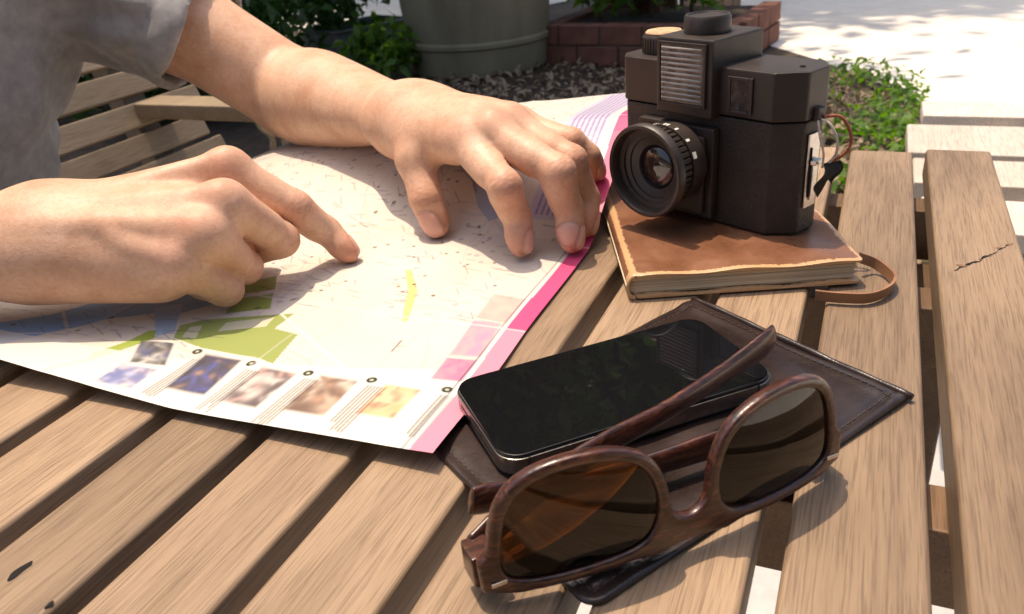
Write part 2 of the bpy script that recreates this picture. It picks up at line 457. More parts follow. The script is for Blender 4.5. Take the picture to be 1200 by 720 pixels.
def head(p):
    d = ellipsoid(p, HEAD + HUP * 0.02 - LOOK * 0.01, (HS, LOOK, HUP), (0.075, 0.095, 0.095))
    d = smin(d, ellipsoid(p, HEAD - HUP * 0.055 + LOOK * 0.025, (HS, LOOK, HUP), (0.055, 0.062, 0.062)), 0.04)
    d = smin(d, cone(p, HEAD + LOOK * 0.082 + HUP * 0.012, HEAD + LOOK * 0.104 - HUP * 0.028, 0.009, 0.015), 0.012)   # nose
    for s_ in (-1, 1):
        d = np.maximum(d, -ball(p, HEAD + LOOK * 0.106 + HS * 0.033 * s_ + HUP * 0.008, 0.017))                        # eye sockets
        d = smin(d, ball(p, HEAD + LOOK * 0.078 + HS * 0.032 * s_ + HUP * 0.006, 0.014), 0.004)
        d = smin(d, ellipsoid(p, HEAD + HS * 0.077 * s_ - LOOK * 0.01, (HS, LOOK, HUP), (0.010, 0.020, 0.032)), 0.008)  # ears
    d = smin(d, ellipsoid(p, HEAD + LOOK * 0.081 - HUP * 0.062, (HS, LOOK, HUP), (0.024, 0.010, 0.009)), 0.006)         # lips
    d = smin(d, cone(p, SH_C + SPN * 0.02, HEAD - HUP * 0.04 - LOOK * 0.015, 0.060, 0.052), 0.04)
    return d
KNEES = [nd(-0.36, 0.40 + 0.11 * s_, -0.20) for s_ in (1, -1)]
FEET = [nd(-0.40, 0.40 + 0.13 * s_, GROUND + 0.045) for s_ in (1, -1)]
HIPS = [PEL + SIDE * 0.085 * s_ - UP * 0.015 for s_ in (1, -1)]
def legs(p, g=0.0):
    d = None
    for H_, K_, T_ in zip(HIPS, KNEES, FEET):
        c = smin(cone(p, H_, K_, 0.082 + g, 0.058 + g), cone(p, K_, T_ + UP * 0.05, 0.056 + g, 0.040 + g), 0.03)
        c = smin(c, cone(p, T_ - FW * 0.03, T_ + FW * 0.16, 0.040 + g, 0.030 + g), 0.03)
        d = c if d is None else np.minimum(d, c)
    return d
def body_sdf(p):
    d = smin(torso(p), head(p), 0.05)
    d = smin(d, legs(p), 0.05)
    for S_, E_ in ((L_SH, L_EL), (R_SH, R_EL)):
        d = smin(d, cone(p, S_, S_ * 0.5 + E_ * 0.5, 0.046, 0.036), 0.04)
    return d

# ---- skin
def skin_material():
    m, t, bs = new_mat('skin')
    at = node(t, 'ShaderNodeAttribute', attribute_name='tint')
    sep = node(t, 'ShaderNodeSeparateColor'); t.links.new(at.outputs['Color'], sep.inputs[0])
    tc = node(t, 'ShaderNodeTexCoord')
    n1 = node(t, 'ShaderNodeTexNoise', Scale=38, Detail=6, Roughness=0.65); t.links.new(tc.outputs['Object'], n1.inputs['Vector'])
    n2 = node(t, 'ShaderNodeTexNoise', Scale=420, Detail=4, Roughness=0.7); t.links.new(tc.outputs['Object'], n2.inputs['Vector'])
    base = ramp(t, [(0.34, (0.54, 0.305, 0.195)), (0.50, (0.63, 0.385, 0.26)), (0.66, (0.70, 0.45, 0.32))])
    t.links.new(n1.outputs['Fac'], base.inputs[0])
    def mix(a, col, fac, mode='MIX'):
        mx = node(t, 'ShaderNodeMix', data_type='RGBA', blend_type=mode)
        t.links.new(fac, mx.inputs[0]); t.links.new(a, mx.inputs[6])
        if isinstance(col, tuple): mx.inputs[7].default_value = (*col, 1)
        else: t.links.new(col, mx.inputs[7])
        return mx.outputs[2]
    f_mott = node(t, 'ShaderNodeMapRange'); t.links.new(n2.outputs['Fac'], f_mott.inputs[0])
    f_mott.inputs[1].default_value = 0.45; f_mott.inputs[2].default_value = 0.8; f_mott.inputs[3].default_value = 0; f_mott.inputs[4].default_value = 0.55
    c = mix(base.outputs[0], (0.44, 0.21, 0.13), f_mott.outputs[0])
    c = mix(c, (0.60, 0.23, 0.155), sep.outputs[0])
    c = mix(c, (0.66, 0.36, 0.28), sep.outputs[1])
    c = mix(c, (0.27, 0.115, 0.07), sep.outputs[2])
    t.links.new(c, bs.inputs['Base Color'])
    bs.inputs['Subsurface Weight'].default_value = 0.18
    bs.inputs['Subsurface Radius'].default_value = (1.0, 0.36, 0.2)
    bs.inputs['Subsurface Scale'].default_value = 0.004
    rr = node(t, 'ShaderNodeMapRange'); t.links.new(sep.outputs[1], rr.inputs[0])
    rr.inputs[3].default_value = 0.52; rr.inputs[4].default_value = 0.26
    t.links.new(rr.outputs[0], bs.inputs['Roughness'])
    bs.inputs['Specular IOR Level'].default_value = 0.42
    vo = node(t, 'ShaderNodeTexVoronoi', Scale=900); t.links.new(tc.outputs['Object'], vo.inputs['Vector'])
    b1 = node(t, 'ShaderNodeBump', Strength=0.22, Distance=0.0003); t.links.new(vo.outputs['Distance'], b1.inputs['Height'])
    b2 = node(t, 'ShaderNodeBump', Strength=0.24, Distance=0.0006); t.links.new(n2.outputs['Fac'], b2.inputs['Height'])
    t.links.new(b1.outputs[0], b2.inputs['Normal']); t.links.new(b2.outputs[0], bs.inputs['Normal'])
    return m
SKIN = skin_material()

def mesh_normals(V, Q):
    n_ = np.cross(V[Q[:, 2]] - V[Q[:, 0]], V[Q[:, 3]] - V[Q[:, 1]])
    out = np.zeros_like(V)
    for k in range(4): np.add.at(out, Q[:, k], n_)
    return out / np.maximum(np.linalg.norm(out, axis=1), 1e-12)[:, None]
def relax(V, Q, it=2):
    for _ in range(it):
        s_ = np.zeros_like(V); c_ = np.zeros(len(V))
        for k in range(4):
            a, b = Q[:, k], Q[:, (k + 1) % 4]
            np.add.at(s_, a, V[b]); np.add.at(c_, a, 1); np.add.at(s_, b, V[a]); np.add.at(c_, b, 1)
        V = V * 0.5 + 0.5 * s_ / np.maximum(c_, 1)[:, None]
    return V
def arm_mesh(hand, extra=None, cut=None, h=0.00115):
    f = hand.sdf if extra is None else (lambda p: extra(p, hand.sdf(p)))
    def g(p):
        d = f(p)
        return np.maximum(d, cut(p)) if cut else d
    pts = np.array([j for J, _ in list(hand.fingers.values()) + [hand.thumb] for j in J] + [hand.wrist] + hand.arm_pts)
    V, Q = surface_nets(g, pts.min(0) - 0.055, pts.max(0) + 0.055, h)
    V = relax(V, Q, 1); Nn = mesh_normals(V, Q)
    disp, red, nail, dark = hand.detail(V, Nn)
    return V + Nn * disp[:, None], Q, np.stack([red * (1 - nail), nail, dark * (1 - nail * 0.5), np.ones(len(V))], -1)
def cut_at(S_, E_, t0):
    ax = unit(S_ - E_); o = E_ + (S_ - E_) * t0
    return lambda p: (p - o) @ ax
right_hand.arm_pts = [R_EL, R_EL + (R_SH - R_EL) * 0.4]; left_hand.arm_pts = [L_EL, L_EL + (L_SH - L_EL) * 0.62]
def build_person():
    A = arm_mesh(right_hand, r_extra, cut_at(R_SH, R_EL, 0.4))
    B = arm_mesh(left_hand, None, cut_at(L_SH, L_EL, 0.62))
    lo = np.minimum(SH_C, PEL) - 0.5; 
    C = surface_nets(body_sdf, np.array([-1.05, 0.0, GROUND - 0.02]), np.array([-0.05, 1.05, 0.62]), 0.0085)
    tint = np.zeros((len(C[0]), 4)); tint[:, 3] = 1
    V = np.concatenate([A[0], B[0], C[0]]); Q = np.concatenate([A[1], B[1] + len(A[0]), C[1] + len(A[0]) + len(B[0])])
    T = np.concatenate([A[2], B[2], tint])
    base = np.array([PEL[0], PEL[1], PEL[2] - 0.10])
    root = thing('person', 'seated person in a grey t-shirt pointing at the map with one finger', 'person', base)
    o = mesh_obj('body', V - base, Q, SKIN, root)
    ca = o.data.color_attributes.new('tint', 'FLOAT_COLOR', 'POINT'); ca.data.foreach_set('color', T.astype(np.float32).ravel())
    # t-shirt
    SL_L = L_EL + (L_SH - L_EL) * 0.27; SL_R = R_EL + (R_SH - R_EL) * 0.36
    lax, rax = unit(L_EL - L_SH), unit(R_EL - R_SH)
    def shirt(p):
        q = p * 1.0
        w = 0.006 * np.sin(p @ np.array([31, 17, 23]) + 2.5 * np.sin(p @ np.array([9, -14, 19]))) \
            + 0.0025 * np.sin(p @ np.array([-48, 61, 40]) + 2 * np.sin(p @ np.array([22, 30, -13])))
        t_ = np.maximum(torso(p, 0.016), (PEL - UP * 0.01 - p) @ UP)
        def sleeve(S_, end, ax, dr):
            ax = unit(end - S_)
            k = cone(p, S_, end + dr, 0.060, 0.053)
            e_ = -((p - end) @ ax); k = k + 0.0016 * np.exp(-((e_ - 0.020) / 0.0022) ** 2) - 0.0010 * np.exp(-((e_ - 0.004) / 0.006) ** 2)
            k = k + 0.0022 * np.sin(e_ * 95 + 6 * np.sin(p @ np.array([21, -17, 30])))* np.clip(e_ / 0.04, 0, 1)
            return np.maximum(k, (p - end) @ ax - 0.002 * np.sin(p @ np.array([60, 40, 30])))
        sl = sleeve(L_SH, SL_L, lax, UP * -0.006); sr = sleeve(R_SH, SL_R, rax, UP * -0.006)
        d = smin(smin(t_, sl, 0.045), sr, 0.045) + w
        # open sleeve ends and hem: hollow inside
        inner = np.minimum(cone(p, L_SH, SL_L + lax * 0.05 - UP * 0.006, 0.052, 0.0465), cone(p, R_SH, SL_R + rax * 0.05 - UP * 0.006, 0.052, 0.0465)) + w
        ins = np.minimum(inner, 9)
        cutn = cone(p, SH_C + SPN * 0.03 + FWT * 0.01, HEAD, 0.072, 0.072)
        return np.maximum(np.maximum(d, -ins), -cutn)
    V, Q = surface_nets(shirt, np.array([-1.0, 0.1, PEL[2] - 0.05]), np.array([-0.2, 1.0, 0.45]), 0.0034)
    V = relax(V, Q, 2)
    sh = noise_mat('grey_jersey', (0.22, 0.215, 0.22), (0.34, 0.33, 0.335), rough=0.95, scale=90, bump=0.35, bscale=900, detail=8, spec=0.1, sheen=0.35, dist=0.0006)
    tag(mesh_obj('t_shirt', V - base, Q, sh, root), 'grey heathered short-sleeved t-shirt')
    tr = noise_mat('dark_denim', (0.03, 0.035, 0.05), (0.05, 0.055, 0.075), rough=0.9, scale=200, bump=0.3)
    def pants(p): 
        return np.maximum(np.minimum(legs(p, 0.012), ellipsoid(p, PEL, (SIDE, FW, UP), (0.183, 0.133, 0.112))), (FEET[0][2] + 0.03 - p[:, 2]))
    V, Q = surface_nets(pants, np.array([-1.05, 0.1, GROUND]), np.array([-0.1, 0.9, 0.0]), 0.009)
    mesh_obj('trousers', V - base, Q, tr, root)
    hm = noise_mat('black_hair', (0.008, 0.007, 0.006), (0.02, 0.016, 0.013), rough=0.5, scale=200, bump=0.6)
    def hair(p):
        d = ellipsoid(p, HEAD + HUP * 0.032 - LOOK * 0.018, (HS, LOOK, HUP), (0.086, 0.104, 0.100)) + 0.003 * np.sin(p @ np.array([300, 200, 90]))
        return np.maximum(d, (p - HEAD) @ LOOK * 0.8 - (p - HEAD) @ HUP * 0.6 - 0.030)
    V, Q = surface_nets(hair, HEAD - 0.16, HEAD + 0.17, 0.004)
    mesh_obj('hair', V - base, Q, hm, root)
    return root

# ------------------------------------------------------------------ wood
def wood_mat(name, dark, light, rough=0.55, grain=1.0, bump=0.25, scale=1.0, worn=None, coat=0.0):
    """grain runs along local Y"""
    m, t, bs = new_mat(name)
    tc = node(t, 'ShaderNodeTexCoord'); oi = node(t, 'ShaderNodeObjectInfo')
    ad = node(t, 'ShaderNodeVectorMath', operation='MULTIPLY_ADD')
    t.links.new(oi.outputs['Random'], ad.inputs[0]); ad.inputs[1].default_value = (3.1, 7.7, 5.3); t.links.new(tc.outputs['Object'], ad.inputs[2])
    mp = node(t, 'ShaderNodeMapping'); mp.inputs['Scale'].default_value = (38 * scale, 3.5 * scale, 38 * scale); t.links.new(ad.outputs[0], mp.inputs['Vector'])
    n1 = node(t, 'ShaderNodeTexNoise', Scale=1.0, Detail=8, Roughness=0.62, Distortion=0.6); t.links.new(mp.outputs[0], n1.inputs['Vector'])
    mp2 = node(t, 'ShaderNodeMapping'); mp2.inputs['Scale'].default_value = (700 * scale, 30 * scale, 700 * scale); t.links.new(ad.outputs[0], mp2.inputs['Vector'])
    n2 = node(t, 'ShaderNodeTexNoise', Scale=1.0, Detail=5, Roughness=0.7); t.links.new(mp2.outputs[0], n2.inputs['Vector'])
    mp3 = node(t, 'ShaderNodeMapping'); mp3.inputs['Scale'].default_value = (14 * scale, 5 * scale, 14 * scale); t.links.new(ad.outputs[0], mp3.inputs['Vector'])
    n3 = node(t, 'ShaderNodeTexNoise', Scale=1.0, Detail=4); t.links.new(mp3.outputs[0], n3.inputs['Vector'])
    s = node(t, 'ShaderNodeMath', operation='MULTIPLY_ADD'); t.links.new(n2.outputs['Fac'], s.inputs[0]); s.inputs[1].default_value = 0.55; t.links.new(n1.outputs['Fac'], s.inputs[2])
    s2 = node(t, 'ShaderNodeMath', operation='MULTIPLY_ADD'); t.links.new(n3.outputs['Fac'], s2.inputs[0]); s2.inputs[1].default_value = 0.75; t.links.new(s.outputs[0], s2.inputs[2])
    r_ = ramp(t, [(0.72, dark), (0.98, tuple((a + b) / 2 for a, b in zip(dark, light))), (1.22, light)])
    r_.color_ramp.elements[0].position = 0.33; r_.color_ramp.elements[1].position = 0.52; r_.color_ramp.elements[2].position = 0.72
    hf = node(t, 'ShaderNodeMath', operation='MULTIPLY'); t.links.new(s2.outputs[0], hf.inputs[0]); hf.inputs[1].default_value = 0.455
    t.links.new(hf.outputs[0], r_.inputs[0])
    # board to board difference
    hs = node(t, 'ShaderNodeHueSaturation'); mr = node(t, 'ShaderNodeMapRange'); t.links.new(oi.outputs['Random'], mr.inputs[0])
    mr.inputs[3].default_value = 0.74; mr.inputs[4].default_value = 1.10; t.links.new(mr.outputs[0], hs.inputs['Value']); t.links.new(r_.outputs[0], hs.inputs['Color'])
    # dark pore streaks
    mp4 = node(t, 'ShaderNodeMapping'); mp4.inputs['Scale'].default_value = (1500 * scale, 42 * scale, 1500 * scale); t.links.new(ad.outputs[0], mp4.inputs['Vector'])
    n4 = node(t, 'ShaderNodeTexNoise', Scale=1.0, Detail=2); t.links.new(mp4.outputs[0], n4.inputs['Vector'])
    pr = ramp(t, [(0.36, (0.42, 0.36, 0.32)), (0.50, (1, 1, 1))]); t.links.new(n4.outputs['Fac'], pr.inputs[0])
    mx = node(t, 'ShaderNodeMix', data_type='RGBA', blend_type='MULTIPLY'); mx.inputs[0].default_value = 0.50 * grain
    t.links.new(hs.outputs[0], mx.inputs[6]); t.links.new(pr.outputs[0], mx.inputs[7])
    t.links.new(mx.outputs[2], bs.inputs['Base Color'])
    bs.inputs['Roughness'].default_value = rough; bs.inputs['Specular IOR Level'].default_value = 0.4
    if coat: bs.inputs['Coat Weight'].default_value = coat; bs.inputs['Coat Roughness'].default_value = 0.12
    b1 = node(t, 'ShaderNodeBump', Strength=bump, Distance=0.0012); t.links.new(s.outputs[0], b1.inputs['Height'])
    b2 = node(t, 'ShaderNodeBump', Strength=bump * 1.2, Distance=0.0005); t.links.new(n4.outputs['Fac'], b2.inputs['Height'])
    t.links.new(b1.outputs[0], b2.inputs['Normal']); t.links.new(b2.outputs[0], bs.inputs['Normal'])
    return m
TEAK = wood_mat('weathered_teak', (0.140, 0.086, 0.050), (0.465, 0.325, 0.208))
TEAK_DARK = wood_mat('teak_rail', (0.10, 0.055, 0.03), (0.26, 0.16, 0.09))
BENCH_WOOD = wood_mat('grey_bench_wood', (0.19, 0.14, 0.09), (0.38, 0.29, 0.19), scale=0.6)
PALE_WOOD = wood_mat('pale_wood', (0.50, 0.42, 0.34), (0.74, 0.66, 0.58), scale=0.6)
BLACK_HOLE = noise_mat('black_hole_fill', (0.003, 0.002, 0.002), (0.008, 0.005, 0.004), rough=0.95, scale=300)  # near-black colour standing for the depth of holes, crack and slots

# ------------------------------------------------------------------ ground
def soil_mat(name, c1, c2, c3, scale):
    m, t, bs = new_mat(name); tc = node(t, 'ShaderNodeTexCoord')
    a = node(t, 'ShaderNodeTexNoise', Scale=scale, Detail=9, Roughness=0.7); t.links.new(tc.outputs['Object'], a.inputs['Vector'])
    v = node(t, 'ShaderNodeTexVoronoi', Scale=scale * 7); t.links.new(tc.outputs['Object'], v.inputs['Vector'])
    r_ = ramp(t, [(0.3, c1), (0.5, c2), (0.72, c3)]); t.links.new(a.outputs['Fac'], r_.inputs[0]); t.links.new(r_.outputs[0], bs.inputs['Base Color'])
    b = node(t, 'ShaderNodeBump', Strength=0.6, Distance=0.006); t.links.new(v.outputs['Distance'], b.inputs['Height']); t.links.new(b.outputs[0], bs.inputs['Normal'])
    bs.inputs['Roughness'].default_value = 0.95; return m
def sheet(name, pts, z, m, kind='structure'):
    return tag(mesh_obj(name, [(p[0], p[1], z) for p in pts], [tuple(range(len(pts)))], m, smooth=False), kind=kind)
EARTH = soil_mat('earth', (0.035, 0.026, 0.018), (0.07, 0.052, 0.036), (0.12, 0.09, 0.062), 3.0)
MULCH = soil_mat('mulch', (0.016, 0.010, 0.007), (0.040, 0.026, 0.017), (0.085, 0.058, 0.038), 14.0)
PAVE = soil_mat('pale_concrete', (0.66, 0.61, 0.55), (0.76, 0.71, 0.64), (0.84, 0.79, 0.72), 2.2)
PAD = soil_mat('grey_concrete', (0.34, 0.34, 0.34), (0.44, 0.44, 0.44), (0.54, 0.53, 0.52), 6.0)
sheet('ground', [(-45, -30), (45, -30), (45, 60), (-45, 60)], GROUND - 0.008, EARTH)
sheet('garden_bed', [W(300, 60, GROUND)[:2], W(660, 42, GROUND)[:2], W(880, 62, GROUND)[:2], W(985, 100, GROUND)[:2], (1.30, 2.3), (0.80, 1.75), (-0.6, 1.35), (-2.6, 1.6), (-4.0, 3.5)], GROUND, MULCH)
sheet('paving', [W(872, 44, GROUND)[:2], W(960, 70, GROUND)[:2], W(1010, 88, GROUND)[:2], W(1085, 120, GROUND)[:2], W(1090, 180, GROUND)[:2], (1.22, 1.6), (2.5, -6), (22, -6), (24, 30), (2.5, 30), W(790, 2, GROUND)[:2]], GROUND - 0.004, PAVE)
sheet('path', [(-7.5, 7.3), (0.2, 7.3), (1.6, 8.4), (1.6, 17), (-7.5, 17)], GROUND - 0.002, PAVE)
sheet('concrete_pad', [nd(-0.30, -2.5)[:2], nd(1.9, -2.5)[:2], W(1160, 320, GROUND)[:2], W(1075, 338, GROUND)[:2], W(940, 335, GROUND)[:2], nd(-0.30, 1.2)[:2]], GROUND + 0.004, PAD)

# ------------------------------------------------------------------ table
T0 = nd(-0.195, 0.12, GROUND)
table = thing('outdoor_table', 'slatted wooden table with weathered brown planks that carries the open map', 'table',
              Matrix.Translation(Vector(T0)) @ rot_z(AZ))     # local x = across planks, local y = along planks
X0, PIT, GAP = -0.31401, 0.050121, 0.0090
def tl(nv, dv, z): return (nv + 0.195, dv - 0.12, z - GROUND)
for i, k in enumerate(range(-4, 8)):
    n0 = X0 + k * PIT + GAP / 2; n1 = X0 + (k + 1) * PIT - GAP / 2
    if k == -4: continue
    d0 = -0.42 + 0.004 * math.sin(k * 2.3); d1 = 0.637 + 0.004 * math.sin(k * 1.7 + 1)
    if k == 7: d1 += 0.004
    bm = bm_box(n0 + 0.195, n1 + 0.195, d0 - 0.12, d1 - 0.12, -0.021 - GROUND, -GROUND, bev=0.0022, seg=3)
    o = bm_obj('plank', bm, TEAK, table)
    o.location.z = 0.0006 * math.sin(k * 5.1)
for dv in (-0.34, 0.266, 0.440, 0.585):
    box('rail', (-0.482 + 0.195, 0.076 + 0.195, dv - 0.0135 - 0.12, dv + 0.0135 - 0.12, -0.058 - GROUND, -0.0222 - GROUND), TEAK_DARK, table, bev=0.002)
for nv in (-0.455, 0.050):
    for dv in (-0.375, 0.550):
        box('leg', (nv - 0.02 + 0.195, nv + 0.02 + 0.195, dv - 0.02 - 0.12, dv + 0.02 - 0.12, 0.004, -0.0585 - GROUND), TEAK_DARK, table, bev=0.003)
# knot holes and the flaking scar on the outermost plank
def blob_poly(cx, cy, rx, ry, ang, n=14, jit=0.25):
    return [(cx + math.cos(ang) * rx * (1 + jit * random.uniform(-1, 1)) * math.cos(a) - math.sin(ang) * ry * (1 + jit * random.uniform(-1, 1)) * math.sin(a),
             cy + math.sin(ang) * rx * math.cos(a) * (1 + jit * random.uniform(-1, 1)) + math.cos(ang) * ry * math.sin(a)) for a in [2 * math.pi * i / n for i in range(n)]]
def to_table(p): return ((N2 @ p[:2]) + 0.195, (D2 @ p[:2]) - 0.12)
for (u, v, rx, ry) in ((23, 668, .0050, .0015), (57, 708, .0018, .0007)):
    c = to_table(W(u, v)); k_ = math.floor((c[0] - 0.195 - X0) / PIT); zt = 0.0006 * math.sin(k_ * 5.1) - GROUND
    ring_ = [(c[0] + ry * math.cos(a) * (1 + .25 * math.sin(3 * a + u)) + .10 * rx * math.sin(a), c[1] + rx * math.sin(a) * (1 + .2 * math.cos(2 * a + 1))) for a in np.linspace(0, 2 * math.pi, 22)[:-1]]
    mesh_obj('knot_hole', [(x, y, zt + 0.00025) for x, y in ring_], [tuple(range(21))], BLACK_HOLE, table)
CHIP = noise_mat('splintered_wood', (0.12, 0.065, 0.035), (0.30, 0.18, 0.10), rough=0.9, scale=400)
scar = [(1118, 316), (1131, 311), (1146, 305), (1158, 299), (1166, 296), (1177, 288), (1190, 284)]
zb = -GROUND + 0.0006 * math.sin(35.7)
pts_ = []
for (a, b) in zip(scar[:-1], scar[1:]):
    A_, B_ = to_table(W(*a)), to_table(W(*b))
    for t_ in np.linspace(0, 1, 6)[:-1]: pts_.append((A_[0] * (1 - t_) + B_[0] * t_ + random.uniform(-.0007, .0007), A_[1] * (1 - t_) + B_[1] * t_ + random.uniform(-.0009, .0009)))
wd2 = [random.uniform(.0002, .0016) for _ in pts_]; wd2[0] = wd2[-1] = .0001
V = [(x, y - w_, zb + .0002) for (x, y), w_ in zip(pts_, wd2)] + [(x, y + w_, zb + .0002) for (x, y), w_ in zip(pts_, wd2)]
mesh_obj('crack', V, [(i, i + 1, len(pts_) + i + 1, len(pts_) + i) for i in range(len(pts_) - 1)], BLACK_HOLE, table, smooth=False)
parts_ = []
for (x, y) in (pts_[4], pts_[11], pts_[16], pts_[23], pts_[27]):
    q = blob_poly(x + random.uniform(-.001, .001), y + random.uniform(.0006, .0024), random.uniform(.0014, .0036), random.uniform(.0006, .0016), random.uniform(-0.6, 0.4), 8, 0.2)
    h_ = random.uniform(.0001, .0003); m_ = len(q)
    parts_.append(([(x_, y_, zb - .0003) for x_, y_ in q] + [(x_ * .8 + x * .2, y_ * .8 + y * .2, zb + h_) for x_, y_ in q], [tuple(range(m_, 2 * m_))] + [(i, (i + 1) % m_, m_ + (i + 1) % m_, m_ + i) for i in range(m_)]))
mesh_obj('splinter_scar', *merge(parts_), CHIP, table, smooth=False)

# ------------------------------------------------------------------ map
A0 = np.array([-0.0389, 0.2436]); MW, MH = 0.327, 0.402
def map_uv(u, v, z=0.003):
    w = W(u, v, z)[:2] - A0
    return float(-(w @ N2)), float(w @ D2)
def map_z(e1, e2):
    e1 = np.asarray(e1, float) * 1000; e2 = np.asarray(e2, float) * 1000
    right = np.interp(e2, [0, 40, 105, 160, 200, 210, 241, 290, 304, 312, 350, 402], [9, 4.5, 1.8, 2.6, 2.6, 4.5, 23, 48, 53.5, 54, 51, 47])
    left = np.interp(e2, [0, 60, 105, 200, 204, 300, 306, 402], [3, 3, 2.2, 3.4, 2.4, 6, 5, 4])
    w_ = np.clip(1 - e1 / 318, 0, 1); w_ = np.where(e2 < 200, np.exp(-(e1 / 70)), w_)
    t_ = np.clip((e2 - 195) / 12, 0, 1); w_ = (1 - t_) * np.exp(-(e1 / 70)) + t_ * np.clip(1 - e1 / 330, 0, 1) ** 0.62
    z = left + (right - left) * w_
    # wavy lower edge, lifting at the left
    bot = np.interp(e1, [0, 36, 76, 120, 162, 198, 228, 260, 327], [0, 0.5, 1.2, 1.2, 3.5, 6.5, 10, 13, 12])
    z = z + bot * np.exp(-(e2 / 42) ** 1.5)
    z = z + 0.5 * np.sin(e1 / 23 + e2 / 61) * np.clip(e1 / 30, 0, 1) + 0.35 * np.sin(e2 / 15 - e1 / 48)
    # sharp vertical creases
    for c in (109, 218): z = z + 1.0 * np.exp(-np.abs(e1 - c) / 7) * np.clip(e2 / 40, 0, 1)
    return np.maximum(z, 1.3) / 1000
GS = 0.0006
nx, ny = int(MW / GS) + 1, int(MH / GS) + 1
canvas = np.zeros((ny, nx, 3)); canvas[:] = srgb(250, 240, 228)[:3]
E1g, E2g = np.meshgrid(np.arange(nx) * GS, np.arange(ny) * GS)
def lerp_noise(sc, seed):
    r2 = np.random.default_rng(seed); gx, gy = int(MW / sc) + 3, int(MH / sc) + 3
    g = r2.random((gy, gx)); x = E1g / sc; y = E2g / sc; i, j = x.astype(int), y.astype(int); fx, fy = x - i, y - j
    fx = fx * fx * (3 - 2 * fx); fy = fy * fy * (3 - 2 * fy)
    return (g[j, i] * (1 - fx) + g[j, i + 1] * fx) * (1 - fy) + (g[j + 1, i] * (1 - fx) + g[j + 1, i + 1] * fx) * fy
def poly_mask(P_):
    P_ = np.array(P_); m = np.zeros((ny, nx), bool)
    i0, i1 = max(int(P_[:, 0].min() / GS) - 1, 0), min(int(P_[:, 0].max() / GS) + 2, nx); j0, j1 = max(int(P_[:, 1].min() / GS) - 1, 0), min(int(P_[:, 1].max() / GS) + 2, ny)
    if i1 <= i0 or j1 <= j0: return m
    x, y = E1g[j0:j1, i0:i1], E2g[j0:j1, i0:i1]; ins = np.zeros(x.shape, bool)
    for k in range(len(P_)):
        a, b = P_[k], P_[(k + 1) % len(P_)]
        if a[1] == b[1]: continue
        c = ((a[1] > y) != (b[1] > y)) & (x < (b[0] - a[0]) * (y - a[1]) / (b[1] - a[1]) + a[0]); ins ^= c
    m[j0:j1, i0:i1] = ins; return m
def paint(mask, col, a=1.0):
    c = np.array(srgb(*col)[:3]); canvas[mask] = canvas[mask] * (1 - a) + c * a
def poly(px, col, a=1.0, z=0.003): paint(poly_mask([map_uv(u, v, z) for u, v in px]), col, a)
def line_e(pts, wd_, col, a=1.0):
    for p, q in zip(pts[:-1], pts[1:]):
        p, q = np.array(p), np.array(q); d = q - p; L_ = np.linalg.norm(d)
        if L_ < 1e-6: continue
        i0, i1 = max(int((min(p[0], q[0]) - wd_) / GS), 0), min(int((max(p[0], q[0]) + wd_) / GS) + 2, nx)
        j0, j1 = max(int((min(p[1], q[1]) - wd_) / GS), 0), min(int((max(p[1], q[1]) + wd_) / GS) + 2, ny)
        if i1 <= i0 or j1 <= j0: continue
        x, y = E1g[j0:j1, i0:i1] - p[0], E2g[j0:j1, i0:i1] - p[1]
        t_ = np.clip((x * d[0] + y * d[1]) / L_ ** 2, 0, 1); dist = np.hypot(x - t_ * d[0], y - t_ * d[1])
        cov = np.clip((wd_ / 2 - dist) / GS + 0.5, 0, 1)[..., None] * a
        canvas[j0:j1, i0:i1] = canvas[j0:j1, i0:i1] * (1 - cov) + np.array(srgb(*col)[:3]) * cov
def line(px, wd_, col, a=1.0): line_e([map_uv(u, v) for u, v in px], wd_, col, a)
def dot_e(c, r_, col, a=1.0, ring=None):
    i0, i1 = max(int((c[0] - r_) / GS) - 2, 0), min(int((c[0] + r_) / GS) + 3, nx); j0, j1 = max(int((c[1] - r_) / GS) - 2, 0), min(int((c[1] + r_) / GS) + 3, ny)
    if i1 <= i0 or j1 <= j0: return
    dist = np.hypot(E1g[j0:j1, i0:i1] - c[0], E2g[j0:j1, i0:i1] - c[1]); cov = np.clip((r_ - dist) / GS + 0.5, 0, 1)
    if ring: cov = cov * np.clip((dist - r_ + ring) / GS + 0.5, 0, 1)
    canvas[j0:j1, i0:i1] = canvas[j0:j1, i0:i1] * (1 - cov[..., None] * a) + np.array(srgb(*col)[:3]) * cov[..., None] * a
